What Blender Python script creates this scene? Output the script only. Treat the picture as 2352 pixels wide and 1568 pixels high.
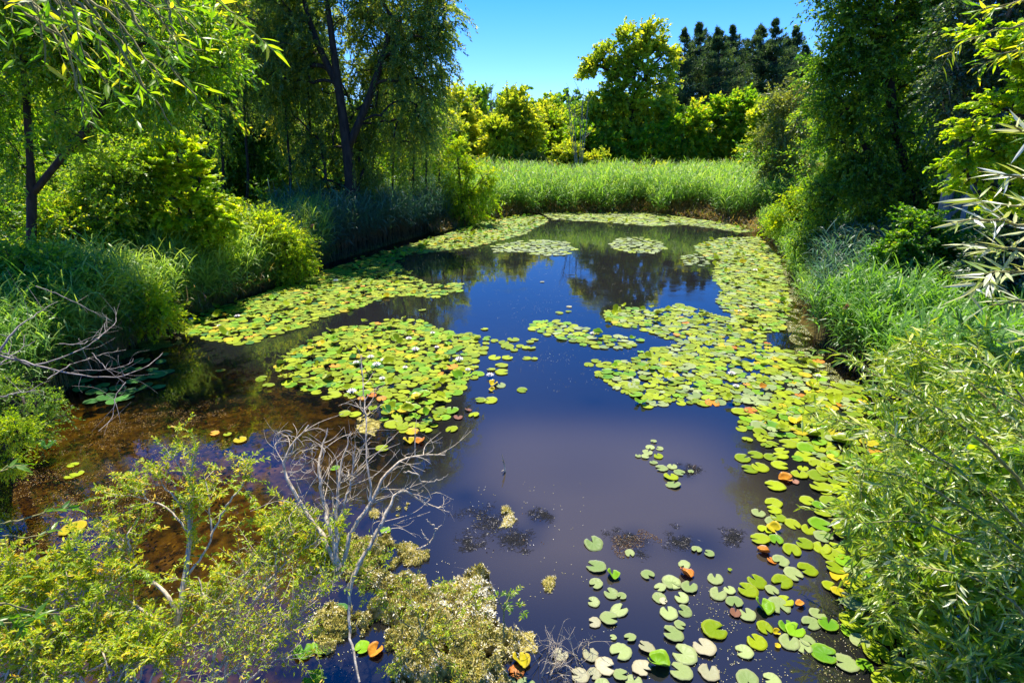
import bpy, math, random
import numpy as np
from math import radians as R, pi

# ------------------------------------------------------------------ scene, camera, sky, sun
sc = bpy.context.scene
for o in list(bpy.data.objects):
    bpy.data.objects.remove(o)
CAM_H = 4.57
PITCH = R(20.0)
FOC = 1300.0            # focal length in pixels of a 2352 px wide picture
cd = bpy.data.cameras.new("camera")
cam = bpy.data.objects.new("camera", cd)
sc.collection.objects.link(cam)
cam.location = (0, 0, CAM_H)
cam.rotation_euler = (pi / 2 - PITCH, 0, 0)
cd.sensor_width = 36.0
cd.lens = 36.0 * FOC / 2352.0
cd.clip_start = 0.05
cd.clip_end = 3000
sc.camera = cam

SUN_EL, SUN_AZ = R(66), R(-5)      # azimuth from +Y towards +X
world = bpy.data.worlds.new("World")
sc.world = world
world.use_nodes = True
nt = world.node_tree
bg = nt.nodes["Background"]
sky = nt.nodes.new("ShaderNodeTexSky")
sky.sky_type = 'NISHITA'
sky.sun_disc = False
sky.sun_elevation = SUN_EL
sky.sun_rotation = SUN_AZ
sky.altitude = 0
sky.air_density = 1.0
sky.dust_density = 0.0
sky.ozone_density = 1.0
hs = nt.nodes.new("ShaderNodeHueSaturation")
hs.inputs['Saturation'].default_value = 1.55
hs.inputs['Hue'].default_value = 0.521
hs.inputs['Value'].default_value = 1.0
nt.links.new(sky.outputs[0], hs.inputs['Color'])
nt.links.new(hs.outputs[0], bg.inputs['Color'])
tcw = nt.nodes.new('ShaderNodeTexCoord'); va = nt.nodes.new('ShaderNodeVectorMath'); va.operation = 'ADD'
va.inputs[1].default_value = (0, 0, .10)          # sample the sky a little higher: keeps the horizon from washing out
vn = nt.nodes.new('ShaderNodeVectorMath'); vn.operation = 'NORMALIZE'
nt.links.new(tcw.outputs['Generated'], va.inputs[0]); nt.links.new(va.outputs[0], vn.inputs[0]); nt.links.new(vn.outputs[0], sky.inputs[0])
bg.inputs['Strength'].default_value = 0.145

sd = bpy.data.lights.new("sun", 'SUN')
sd.energy = 5.0
sd.angle = R(0.53)
sd.color = (1.0, 0.93, 0.80)
so = bpy.data.objects.new("sun", sd)
sc.collection.objects.link(so)
sundir = np.array([math.sin(SUN_AZ) * math.cos(SUN_EL), math.cos(SUN_AZ) * math.cos(SUN_EL), math.sin(SUN_EL)])
import mathutils
so.rotation_euler = mathutils.Vector(sundir).to_track_quat('Z', 'Y').to_euler()
so.location = (0, 0, 30)

sc.view_settings.view_transform = 'Standard'
sc.view_settings.look = 'None'
sc.view_settings.exposure = 1.1
sc.view_settings.gamma = 1.0
cy = sc.cycles
cy.max_bounces = 9
cy.diffuse_bounces = 6
cy.glossy_bounces = 3
cy.transmission_bounces = 3
cy.transparent_max_bounces = 6
cy.use_denoising = True
cy.sample_clamp_indirect = 6

# ------------------------------------------------------------------ picture ray <-> world helpers
cp, sp_ = math.cos(PITCH), math.sin(PITCH)
def ray(x, y):
    u = (x - 1176.0) / FOC
    v = -(y - 784.0) / FOC
    return np.array([u, cp + v * sp_, -sp_ + v * cp])
def G(x, y, z=0.0):                     # where the ray through a pixel meets the level z
    d = ray(x, y)
    t = (z - CAM_H) / d[2]
    return np.array([d[0] * t, d[1] * t, z])
def at(x, y, Y):                        # the point on that ray at distance Y ahead
    d = ray(x, y)
    t = Y / d[1]
    return np.array([d[0] * t, Y, CAM_H + d[2] * t])
def scale_at(x, y, Y):                  # metres per pixel there
    return Y / ray(x, y)[1] / FOC
def proj(P):
    P = np.asarray(P, float)
    X, Y, Z = P[..., 0], P[..., 1], P[..., 2] - CAM_H
    dep = Y * cp - Z * sp_
    v = Y * sp_ + Z * cp
    return 1176 + FOC * X / dep, 784 - FOC * v / dep, dep

# ------------------------------------------------------------------ mesh helpers
def unit(v):
    return v / np.maximum(np.linalg.norm(v, axis=-1, keepdims=True), 1e-9)

class MB:
    def __init__(s):
        s.v, s.f, s.n, s.t, s.mi = [], [], [], [], []
        s.nv = 0
    def add(s, V, F, tint=None, mi=0):
        """V (n,3), F (m,k) indices, tint (n,)"""
        V = np.asarray(V, float).reshape(-1, 3)
        F = np.asarray(F, int)
        s.v.append(V); s.f.append((F + s.nv).ravel())
        s.n.append(np.full(len(F), F.shape[1], int))
        s.mi.append(np.full(len(F), mi, int))
        s.t.append(np.full(len(V), .5) if tint is None else np.asarray(tint, float).ravel())
        s.nv += len(V)
    def mesh(s, name, mats, smooth=False):
        me = bpy.data.meshes.new(name)
        V = np.concatenate(s.v); L = np.concatenate(s.f); N = np.concatenate(s.n)
        me.vertices.add(len(V)); me.vertices.foreach_set("co", V.astype(np.float32).ravel())
        me.loops.add(len(L)); me.loops.foreach_set("vertex_index", L.astype(np.int32))
        me.polygons.add(len(N))
        st = np.concatenate([[0], np.cumsum(N)[:-1]])
        me.polygons.foreach_set("loop_start", st.astype(np.int32))
        me.polygons.foreach_set("material_index", np.concatenate(s.mi).astype(np.int32))
        me.polygons.foreach_set("use_smooth", np.full(len(N), smooth))
        a = me.attributes.new("tint", 'FLOAT', 'POINT')
        a.data.foreach_set("value", np.concatenate(s.t).astype(np.float32))
        for m in (mats if isinstance(mats, (list, tuple)) else [mats]):
            me.materials.append(m)
        me.update(calc_edges=True)
        return me
    def obj(s, name, mats, parent=None, loc=None, smooth=False):
        o = bpy.data.objects.new(name, s.mesh(name, mats, smooth))
        sc.collection.objects.link(o)
        if parent is not None: o.parent = parent
        if loc is not None: o.location = loc
        return o

def tag(o, label=None, cat=None, group=None, kind=None):
    if label: o['label'] = label
    if cat: o['category'] = cat
    if group: o['group'] = group
    if kind: o['kind'] = kind
    return o
def empty(name, loc, label, cat, group=None):
    o = bpy.data.objects.new(name, None)
    sc.collection.objects.link(o)
    o.location = loc
    o.empty_display_size = .3
    return tag(o, label, cat, group)
def copy_thing(src, loc, rz, scale, label, group=None):
    r = src.copy(); sc.collection.objects.link(r)
    r.location = loc; r.rotation_euler = (0, 0, rz); r.scale = (scale,) * 3 if np.isscalar(scale) else scale
    r['label'] = label
    if group: r['group'] = group
    for ch in src.children:
        c = ch.copy(); sc.collection.objects.link(c); c.parent = r
    return r

def tubes(mb, P, r, sides=5, tint=None):
    """P (k,m,3) polylines, r (k,m) radii"""
    P = np.asarray(P, float); r = np.asarray(r, float)
    k, m, _ = P.shape
    T = unit(np.gradient(P, axis=1))
    ref = np.zeros_like(T); ref[..., 0] = 0.31; ref[..., 1] = 0.95; ref[..., 2] = 0.05
    A = unit(np.cross(T, ref)); B = np.cross(T, A)
    an = np.arange(sides) * 2 * pi / sides
    V = P[:, :, None, :] + r[:, :, None, None] * (np.cos(an)[:, None] * A[:, :, None, :] + np.sin(an)[:, None] * B[:, :, None, :])
    base = (np.arange(k)[:, None, None] * m + np.arange(m - 1)[None, :, None]) * sides
    j = np.arange(sides)[None, None, :]
    j2 = (j + 1) % sides
    F = np.stack([base + j, base + j2, base + sides + j2, base + sides + j], -1).reshape(-1, 4)
    t = np.full(k * m * sides, .5) if tint is None else np.repeat(np.broadcast_to(tint, (k, m)).ravel(), sides)
    mb.add(V.reshape(-1, 3), F, t)
def resample(pts, m):
    pts = np.asarray(pts, float)
    d = np.concatenate([[0], np.cumsum(np.linalg.norm(np.diff(pts[:, :3], axis=0), axis=1))])
    # smooth (catmull-like) by interpolating a cubic through the chord-length parameters
    q = np.linspace(0, d[-1], m)
    out = np.stack([np.interp(q, d, pts[:, c]) for c in range(pts.shape[1])], 1)
    for _ in range(2):
        out[1:-1, :] = .25 * out[:-2] + .5 * out[1:-1] + .25 * out[2:]
    return out
def tube(mb, pts, radii, m=12, sides=6):
    P = resample(np.column_stack([pts, radii]), m)
    tubes(mb, P[None, :, :3], P[None, :, 3], sides)

SHAPES = {
 'diamond': (np.array([(0, 0, 0), (.42, .5, .14), (1, 0, 0), (.42, -.5, .14)]), np.array([(0, 1, 2), (0, 2, 3)])),
 'lance': (np.array([(0, 0, 0), (.28, .46, .1), (.66, .36, .08), (1, 0, -.25), (.66, -.36, .08), (.28, -.46, .1), (.45, 0, -.03)]),
           np.array([(0, 1, 6), (1, 2, 6), (2, 3, 6), (3, 4, 6), (4, 5, 6), (5, 0, 6)])),
 'maple': (np.array([(0, 0, 0), (.12, .42, .05), (.40, .28, .02), (.50, .62, .0), (.68, .24, .02), (1, 0, -.1), (.68, -.24, .02), (.50, -.62, 0), (.40, -.28, .02), (.12, -.42, .05), (.42, 0, .06)]),
           np.array([(i, i + 1, 10) for i in range(9)] + [(9, 0, 10)])),
}
def leaves(mb, P, D, N, L, W, tint, shape='diamond', mi=0):
    D = unit(D); S = unit(np.cross(D, N)); N = np.cross(S, D)
    tv, tf = SHAPES[shape]
    n, k = len(P), len(tv)
    L = np.broadcast_to(L, (n,)); W = np.broadcast_to(W, (n,))
    V = (P[:, None, :] + D[:, None, :] * (tv[None, :, 0, None] * L[:, None, None])
         + S[:, None, :] * (tv[None, :, 1, None] * W[:, None, None]) + N[:, None, :] * (tv[None, :, 2, None] * W[:, None, None]))
    F = (tf[None] + (np.arange(n) * k)[:, None, None]).reshape(-1, 3)
    mb.add(V.reshape(-1, 3), F, np.repeat(tint, k), mi)

# ------------------------------------------------------------------ materials
def newmat(name):
    m = bpy.data.materials.new(name); m.use_nodes = True
    t = m.node_tree
    for n in list(t.nodes): t.nodes.remove(n)
    out = t.nodes.new("ShaderNodeOutputMaterial")
    return m, t, out
def N_(t, kind, **kw):
    n = t.nodes.new(kind)
    for k, v in kw.items():
        if k in n.inputs: n.inputs[k].default_value = v
        else: setattr(n, k, v)
    return n
def ramp(t, stops, src):
    r = t.nodes.new("ShaderNodeValToRGB")
    e = r.color_ramp.elements
    while len(e) < len(stops): e.new(.5)
    for i, (p, c) in enumerate(stops):
        e[i].position = p; e[i].color = (*c, 1)
    t.links.new(src, r.inputs[0])
    return r.outputs[0]
def leafmat(name, stops, trans=1.5, tfac=.45, gloss=.05, rough=.42, tyel=(1.15, 1.1, .5)):
    m, t, out = newmat(name)
    a = N_(t, "ShaderNodeAttribute", attribute_name="tint")
    col = ramp(t, stops, a.outputs['Fac'])
    d = N_(t, "ShaderNodeBsdfDiffuse"); t.links.new(col, d.inputs[0])
    mul = N_(t, "ShaderNodeMix", data_type='RGBA', blend_type='MULTIPLY')
    mul.inputs[0].default_value = 1
    mul.clamp_result = False
    t.links.new(col, mul.inputs[6]); mul.inputs[7].default_value = (trans * tyel[0], trans * tyel[1], trans * tyel[2], 1)
    tr = N_(t, "ShaderNodeBsdfTranslucent"); t.links.new(mul.outputs[2], tr.inputs[0])
    mx = N_(t, "ShaderNodeMixShader"); mx.inputs[0].default_value = tfac
    t.links.new(d.outputs[0], mx.inputs[1]); t.links.new(tr.outputs[0], mx.inputs[2])
    g = N_(t, "ShaderNodeBsdfGlossy"); g.inputs['Roughness'].default_value = rough
    g.inputs[0].default_value = (1, 1, 1, 1)
    mg = N_(t, "ShaderNodeMixShader"); mg.inputs[0].default_value = gloss
    t.links.new(mx.outputs[0], mg.inputs[1]); t.links.new(g.outputs[0], mg.inputs[2])
    t.links.new(mg.outputs[0], out.inputs[0])
    return m
def barkmat(name, c1, c2, scale=9):
    m, t, out = newmat(name)
    b = N_(t, "ShaderNodeBsdfPrincipled"); b.inputs['Roughness'].default_value = .9
    tc = N_(t, "ShaderNodeTexCoord"); mp = N_(t, "ShaderNodeMapping"); mp.inputs['Scale'].default_value = (1, 1, .25)
    n = N_(t, "ShaderNodeTexNoise"); n.inputs['Scale'].default_value = scale; n.inputs['Detail'].default_value = 6
    t.links.new(tc.outputs['Object'], mp.inputs[0]); t.links.new(mp.outputs[0], n.inputs[0])
    t.links.new(ramp(t, [(.35, c1), (.65, c2)], n.outputs[0]), b.inputs['Base Color'])
    bp = N_(t, "ShaderNodeBump"); bp.inputs['Strength'].default_value = .6; bp.inputs['Distance'].default_value = .02
    t.links.new(n.outputs[0], bp.inputs['Height']); t.links.new(bp.outputs[0], b.inputs['Normal'])
    t.links.new(b.outputs[0], out.inputs[0])
    return m

M = {}
M['bark'] = barkmat("dark_bark", (.016, .012, .009), (.05, .038, .028))
M['bark_pale'] = barkmat("pale_bark", (.16, .13, .10), (.38, .33, .27), 14)
M['twig_pale'] = barkmat("pale_twig", (.32, .25, .15), (.62, .53, .37), 30)
M['twig_green'] = barkmat("green_twig", (.16, .15, .04), (.34, .30, .10), 30)
M['lf_willow'] = leafmat("willow_leaf", [(0, (.055, .12, .03)), (.55, (.13, .21, .035)), (.9, (.24, .30, .035)), (1, (.36, .36, .04))], 2.0, .52, .03)
M['lf_bright'] = leafmat("bright_leaf", [(0, (.055, .16, .006)), (.5, (.13, .27, .008)), (.85, (.26, .38, .010)), (1, (.42, .42, .02))], 1.9, .55, .03)
M['lf_mid'] = leafmat("mid_leaf", [(0, (.05, .14, .012)), (.6, (.15, .28, .016)), (1, (.30, .38, .02))], 2.0, .5, .03)
M['lf_yellow'] = leafmat("yellow_leaf", [(0, (.12, .24, .008)), (.5, (.27, .39, .008)), (1, (.47, .47, .012))], 1.9, .52, .02, tyel=(1.09, 1.12, .45))
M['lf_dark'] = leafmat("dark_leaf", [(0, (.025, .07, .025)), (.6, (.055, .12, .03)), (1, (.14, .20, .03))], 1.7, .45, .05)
M['lf_olive'] = leafmat("olive_leaf", [(0, (.10, .15, .03)), (.6, (.20, .25, .035)), (1, (.36, .35, .05))], 1.6, .45, .04)
M['lf_far'] = leafmat('far_yellow_green_leaf', [(0, (.12, .20, .015)), (.5, (.27, .36, .02)), (1, (.47, .46, .03))], 2.0, .5, .02)
M['litter'] = leafmat('leaf_litter', [(0, (.03, .012, .004)), (.5, (.13, .065, .008)), (1, (.50, .34, .04))], 1.0, .1, .02)
M['lf_white'] = leafmat('white_backed_leaf', [(0, (.12, .26, .02)), (.5, (.34, .42, .05)), (.75, (.50, .54, .30)), (1, (.68, .70, .62))], 1.2, .35, .06)
M['lf_pine'] = leafmat("pine_needles", [(0, (.03, .065, .03)), (.6, (.065, .125, .045)), (1, (.15, .22, .05))], 1.6, .35, .02)
M['lf_silver'] = leafmat("silver_willow_leaf", [(0, (.06, .16, .01)), (.45, (.17, .30, .012)), (.8, (.36, .43, .015)), (.96, (.46, .50, .08)), (1, (.52, .56, .32))], 1.6, .45, .05, .4)
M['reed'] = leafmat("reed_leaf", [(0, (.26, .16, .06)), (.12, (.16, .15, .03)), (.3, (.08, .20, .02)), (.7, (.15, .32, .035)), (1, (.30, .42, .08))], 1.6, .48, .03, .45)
M['reed_shaded'] = leafmat("shaded_reed_leaf", [(0, (.18, .13, .06)), (.15, (.08, .10, .05)), (.5, (.06, .17, .10)), (1, (.14, .30, .20))], 1.5, .4, .03, .45)  # reed leaf copy with the bluish tree shade put into its colour

# ------------------------------------------------------------------ pond outline and terrain
shore_px = [(-260, 1120), (-60, 1030), (60, 985), (150, 900), (230, 830), (330, 775), (430, 722), (560, 676), (700, 622), (800, 590),
            (900, 560), (1020, 525), (1110, 500), (1240, 486), (1490, 486), (1620, 500), (1740, 522), (1790, 560), (1825, 620), (1850, 680),
            (1840, 740), (1880, 790), (1960, 850), (2040, 930), (2130, 1040), (2250, 1200), (2400, 1420), (2500, 1700)]
shore = [G(*p)[:2] for p in shore_px] + [np.array([4.5, -1.5]), np.array([-7.0, -1.5])]
shore = np.array(shore)
def sdist(X, Y):
    """signed distance to the shore: negative in the water"""
    X = np.asarray(X, float); Y = np.asarray(Y, float)
    d = np.full(X.shape, 1e9); ins = np.zeros(X.shape, bool)
    n = len(shore)
    for i in range(n):
        a, b = shore[i], shore[(i + 1) % n]
        ab = b - a
        t = np.clip(((X - a[0]) * ab[0] + (Y - a[1]) * ab[1]) / (ab @ ab), 0, 1)
        d = np.minimum(d, np.hypot(X - a[0] - t * ab[0], Y - a[1] - t * ab[1]))
        c = ((a[1] > Y) != (b[1] > Y)) & (X < (b[0] - a[0]) * (Y - a[1]) / (b[1] - a[1] + 1e-12) + a[0])
        ins ^= c
    return np.where(ins, -d, d)
def vnoise(x, y, s, seed=0):
    x = np.asarray(x, float) / s + 13.7 * seed; y = np.asarray(y, float) / s + 7.3 * seed
    def h(i, j):
        q = np.sin(i * 127.1 + j * 311.7 + seed * 17.0) * 43758.5453
        return q - np.floor(q)
    i, j = np.floor(x), np.floor(y); u, v = x - i, y - j
    u = u * u * (3 - 2 * u); v = v * v * (3 - 2 * v)
    return (h(i, j) * (1 - u) + h(i + 1, j) * u) * (1 - v) + (h(i, j + 1) * (1 - u) + h(i + 1, j + 1) * u) * v
def ground_z(X, Y):
    d = sdist(X, Y)
    nz = vnoise(X, Y, 1.3, 1) + .5 * vnoise(X, Y, .45, 2) - .7
    out = np.minimum(d * .35, .22) + .10 * nz * np.clip(d, 0, 1) + .02 * np.clip(d - 2, 0, 60)
    deep = .75 - .55 * np.clip((-1.0 - X) / 2.5, 0, 1) * np.clip((14 - Y) / 4, 0, 1)     # the left arm is shallow
    inn = -np.minimum(-d * .45, deep) + .05 * nz
    z = np.where(d > 0, out, inn)
    far = np.clip((np.hypot(X, Y) - 90) / 200, 0, 1)
    return z + far * far * 9.0 * (0.6 + .6 * vnoise(X, Y, 70, 5))

xs = np.unique(np.concatenate([-np.geomspace(24, 1500, 26)[::-1], np.arange(-24, 24.01, .22), np.geomspace(24, 1500, 26)]))
ys = np.unique(np.concatenate([-np.geomspace(2, 400, 14)[::-1], np.arange(-2, 42, .22), np.geomspace(42, 1500, 34)]))
XX, YY = np.meshgrid(xs, ys)
ZZ = ground_z(XX, YY)
mb = MB()
V = np.stack([XX, YY, ZZ], -1).reshape(-1, 3)
ny, nx = XX.shape
idx = np.arange(nx * ny).reshape(ny, nx)
F = np.stack([idx[:-1, :-1], idx[:-1, 1:], idx[1:, 1:], idx[1:, :-1]], -1).reshape(-1, 4)
# tint = how much orange brown algae covers the mud (shallow left arm, and a wet rim along the far reeds)
alg = .9 * np.clip((-1.2 - XX) / 1.5, 0, 1) * np.clip((13 - YY) / 3, 0, 1) * (vnoise(XX, YY, .9, 3) * .7 + vnoise(XX, YY, .25, 4) * .5)
rim = np.exp(-((sdist(XX, YY) + .1) / .3) ** 2) * .6 * (vnoise(XX, YY, .8, 9) + .2) * np.clip((YY - 12) / 3, 0, 1)
mb.add(V, F, np.clip(np.maximum(alg, rim), 0, 1).ravel())
m, t, out = newmat("ground_soil")
b = N_(t, "ShaderNodeBsdfDiffuse")
a = N_(t, "ShaderNodeAttribute", attribute_name="tint")
geo = N_(t, "ShaderNodeNewGeometry")
n1 = N_(t, "ShaderNodeTexNoise"); n1.inputs['Scale'].default_value = 3.5; n1.inputs['Detail'].default_value = 8; n1.inputs['Roughness'].default_value = .7
n2 = N_(t, "ShaderNodeTexNoise"); n2.inputs['Scale'].default_value = 8; n2.inputs['Detail'].default_value = 5
t.links.new(geo.outputs['Position'], n1.inputs[0]); t.links.new(geo.outputs['Position'], n2.inputs[0])
soil = ramp(t, [(.3, (.012, .012, .008)), (.55, (.03, .032, .014)), (.75, (.05, .07, .015))], n1.outputs[0])
algc = ramp(t, [(.35, (.06, .035, .006)), (.5, (.26, .16, .02)), (.7, (.55, .38, .06))], n2.outputs[0])
mx = N_(t, "ShaderNodeMix", data_type='RGBA')
t.links.new(a.outputs['Fac'], mx.inputs[0]); t.links.new(soil, mx.inputs[6]); t.links.new(algc, mx.inputs[7])
t.links.new(mx.outputs[2], b.inputs[0]); t.links.new(b.outputs[0], out.inputs[0])
ground = mb.obj("ground", m, smooth=True)
tag(ground, kind='structure')

# pond water: reflects by Fresnel, lets light into a brownish murk
m, t, out = newmat("pond_water")
tr = N_(t, "ShaderNodeBsdfTransparent"); tr.inputs[0].default_value = (.50, .42, .20, 1)
df = N_(t, "ShaderNodeBsdfDiffuse"); 
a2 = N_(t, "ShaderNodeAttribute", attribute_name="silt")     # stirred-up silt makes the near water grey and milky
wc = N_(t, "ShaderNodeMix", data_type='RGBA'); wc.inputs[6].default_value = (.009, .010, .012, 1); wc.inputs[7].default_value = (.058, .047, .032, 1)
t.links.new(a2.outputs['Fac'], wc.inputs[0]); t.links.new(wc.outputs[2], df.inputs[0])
mk = N_(t, "ShaderNodeMixShader")
geo = N_(t, "ShaderNodeNewGeometry")
nm = N_(t, "ShaderNodeTexNoise"); nm.inputs['Scale'].default_value = .35; nm.inputs['Detail'].default_value = 3
t.links.new(geo.outputs['Position'], nm.inputs[0])
a = N_(t, "ShaderNodeAttribute", attribute_name="tint")      # clear in the shallows, murky where deep
t.links.new(a.outputs['Fac'], mk.inputs[0])
t.links.new(tr.outputs[0], mk.inputs[1]); t.links.new(df.outputs[0], mk.inputs[2])
gl = N_(t, "ShaderNodeBsdfGlossy"); gl.inputs['Roughness'].default_value = .035
rn = N_(t, "ShaderNodeTexNoise"); rn.inputs['Scale'].default_value = 2.2; rn.inputs['Detail'].default_value = 4
t.links.new(geo.outputs['Position'], rn.inputs[0])
bp = N_(t, "ShaderNodeBump"); bp.inputs['Strength'].default_value = .10; bp.inputs['Distance'].default_value = .02
t.links.new(rn.outputs[0], bp.inputs['Height']); t.links.new(bp.outputs[0], gl.inputs['Normal'])
fr = N_(t, "ShaderNodeFresnel"); fr.inputs['IOR'].default_value = 1.78
t.links.new(bp.outputs[0], fr.inputs['Normal'])
flm = N_(t, "ShaderNodeTexNoise"); flm.inputs['Scale'].default_value = .9; flm.inputs['Detail'].default_value = 7; flm.inputs['Distortion'].default_value = .8
t.links.new(geo.outputs['Position'], flm.inputs[0])
frr = N_(t, "ShaderNodeMapRange"); frr.inputs[1].default_value = .48; frr.inputs[2].default_value = .72; frr.inputs[3].default_value = .02; frr.inputs[4].default_value = .13
t.links.new(flm.outputs[0], frr.inputs[0]); t.links.new(frr.outputs[0], gl.inputs['Roughness'])
mw = N_(t, "ShaderNodeMixShader")
t.links.new(fr.outputs[0], mw.inputs[0]); t.links.new(mk.outputs[0], mw.inputs[1]); t.links.new(gl.outputs[0], mw.inputs[2])
t.links.new(mw.outputs[0], out.inputs[0])
mb = MB()
wx = np.unique(np.concatenate([np.arange(-22, 22.1, .3), np.arange(-2.5, 4, .06)])); wy = np.unique(np.concatenate([np.arange(-2, 40.1, .3), np.arange(3, 12, .06)]))
XX, YY = np.meshgrid(wx, wy)
dd = -sdist(XX, YY)
murk = np.clip(dd / 2.5, .08, .85) * (1 - .8 * np.clip((-.6 - XX) / 2.0, 0, 1) * np.clip((13 - YY) / 4, 0, 1))
ny, nx = XX.shape; idx = np.arange(nx * ny).reshape(ny, nx)
F = np.stack([idx[:-1, :-1], idx[:-1, 1:], idx[1:, 1:], idx[1:, :-1]], -1).reshape(-1, 4)
mb.add(np.stack([XX, YY, 0 * XX], -1).reshape(-1, 3), F, murk.ravel())
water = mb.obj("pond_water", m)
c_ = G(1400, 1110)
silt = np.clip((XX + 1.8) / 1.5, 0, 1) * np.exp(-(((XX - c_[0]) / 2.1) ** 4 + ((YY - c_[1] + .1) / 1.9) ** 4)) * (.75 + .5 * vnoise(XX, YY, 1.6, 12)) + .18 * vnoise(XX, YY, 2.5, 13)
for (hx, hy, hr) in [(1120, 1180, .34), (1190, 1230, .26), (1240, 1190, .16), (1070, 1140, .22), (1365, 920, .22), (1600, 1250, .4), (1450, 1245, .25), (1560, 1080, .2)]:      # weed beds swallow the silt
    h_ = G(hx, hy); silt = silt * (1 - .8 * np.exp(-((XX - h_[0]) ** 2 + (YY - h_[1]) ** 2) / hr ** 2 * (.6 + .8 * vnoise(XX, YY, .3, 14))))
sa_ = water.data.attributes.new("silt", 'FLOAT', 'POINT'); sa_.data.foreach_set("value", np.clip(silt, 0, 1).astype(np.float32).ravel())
tag(water, kind='structure')

# ------------------------------------------------------------------ plant generator
def polyrs(rng, n):
    return unit(rng.normal(size=(n, 3)))
def grow(rng, trunks, lobes, ncl, rt=.011, trunk_r=.12, up=.25, zmin=.3, shell=.5, jit=.08):
    """trunks: list of (m,3) polylines (first starts at the base); returns tube chains and clump centres"""
    nodes, par, dirs = [], [], []
    chains = []
    for ti, tp in enumerate(trunks):
        tp = resample(tp, max(6, int(np.linalg.norm(np.diff(np.asarray(tp), axis=0), axis=1).sum() / .5)))
        ids = []
        for i, p in enumerate(tp):
            if i == 0 and ti > 0 and nodes:
                dn = np.linalg.norm(np.array(nodes) - p, axis=1); pa = int(dn.argmin())
                if dn[pa] > 1.5: pa = -1
                else: ids.append(pa)
            else: pa = ids[-1] if ids else -1
            nodes.append(p); par.append(pa); ids.append(len(nodes) - 1)
        chains.append((ids, ti))
    lc = np.array([l[0] for l in lobes]); lr = np.array([l[1] for l in lobes])
    w = (lr.prod(axis=1)) ** (2 / 3.); w /= w.sum()
    k = rng.choice(len(lobes), ncl, p=w)
    C = lc[k] + polyrs(rng, ncl) * lr[k] * (rng.uniform(shell ** 2, 1, ncl) ** .5)[:, None]
    C = C[C[:, 2] > zmin]
    tn = np.array(nodes)
    dmin = np.array([np.linalg.norm(tn - c, axis=1).min() for c in C])
    C = C[np.argsort(dmin)]
    arr = np.zeros((len(nodes) + len(C) * 6, 3)); arr[:len(nodes)] = nodes
    n = len(nodes); ntr = n
    tips = []
    for c in C:
        A = arr[:n]
        dv = c - A
        cost = np.linalg.norm(dv, axis=1) + .9 * np.maximum(0, A[:, 2] - c[2] + .1)
        a = int(cost.argmin()); d = np.linalg.norm(c - A[a])
        p0 = A[a].copy()
        ctrl = p0 * .5 + c * .5 + np.array([0, 0, up * d]) + rng.normal(size=3) * jit * d
        seg = 5 if d > .8 else 3
        ids = [a]
        for q in np.linspace(0, 1, seg + 1)[1:]:
            arr[n] = (1 - q) ** 2 * p0 + 2 * q * (1 - q) * ctrl + q * q * c
            par.append(ids[-1]); ids.append(n); n += 1
        chains.append((ids, -1)); tips.append(ids[-1])
    cnt = np.zeros(n)
    cnt[tips] = 1
    for i in range(n - 1, -1, -1):
        if par[i] >= 0: cnt[par[i]] += max(cnt[i], 0)
    rad = rt * np.maximum(cnt, 1) ** .45
    out = []
    for ids, ti in chains:
        P = arr[ids]; r = rad[ids].copy()
        if ti < 0: r[0] = min(r[0], r[1] * 1.3) if len(r) > 1 else r[0]
        elif ti >= 0:
            tr_ = trunk_r if ti == 0 else trunk_r * .6
            r = np.maximum(r, tr_ * np.linspace(1, .25, len(r)))
            if ti == 0: r[0] *= 1.35
        out.append((P, r))
    return out, C, lc, lr, k
def foliage(mb, rng, C, cen, ntw, tlen, nlf, L, W, shape, droop=.2, flat=.0, out_=.6, spread=.1, tb=.5, tv=.35, upn=.5, mi=0, stems=None, stem_r=.003, jt=.25, sidev=.6):
    """leafy twigs radiating from every clump centre"""
    n = len(C); K = n * ntw
    Cc = np.repeat(C, ntw, 0)
    o = unit(Cc - (np.repeat(cen, ntw, 0) if np.ndim(cen) > 1 else cen))
    D = unit(o * out_ + polyrs(rng, K) * np.array([1, 1, 1 - flat]) + np.array([0, 0, -droop * .4]))
    T = tlen * rng.uniform(.5, 1.2, K)
    S0 = Cc + polyrs(rng, K) * (spread * rng.uniform(0, 1, K))[:, None]
    ct = np.repeat(rng.normal(size=n), ntw)
    m = nlf
    q = (np.arange(m)[None, :] + rng.uniform(0, 1, (K, m))) / m
    pos = S0[:, None, :] + D[:, None, :] * (q * T[:, None])[..., None]
    pos[..., 2] -= droop * (q ** 2) * T[:, None]
    tang = D[:, None, :] * np.ones((K, m, 1)); tang[..., 2] -= 2 * droop * q
    pos = pos.reshape(-1, 3); tang = unit(tang.reshape(-1, 3))
    ln = K * m
    ld = unit(tang * .8 + polyrs(rng, ln) * sidev)
    nn = unit(polyrs(rng, ln) + np.array([0, 0, upn]))
    s = rng.uniform(.65, 1.2, ln)
    tint = np.clip(tb + tv * .55 * np.repeat(ct, m) + jt * rng.normal(size=ln), 0, 1)
    leaves(mb, pos + polyrs(rng, ln) * (spread * .12), ld, nn, L * s, W * s, tint, shape, mi)
    if stems is not None:
        qs = np.array([0, .33, .66, 1.])
        SP = S0[:, None, :] + D[:, None, :] * (qs[None] * T[:, None])[..., None]
        SP[..., 2] -= droop * qs ** 2 * T[:, None]
        # start each twig at its clump so that it hangs together
        SP[:, 0] = Cc
        tubes(stems, SP, np.broadcast_to(stem_r * np.array([1, .8, .6, .3]), (K, 4)), 3)
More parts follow.
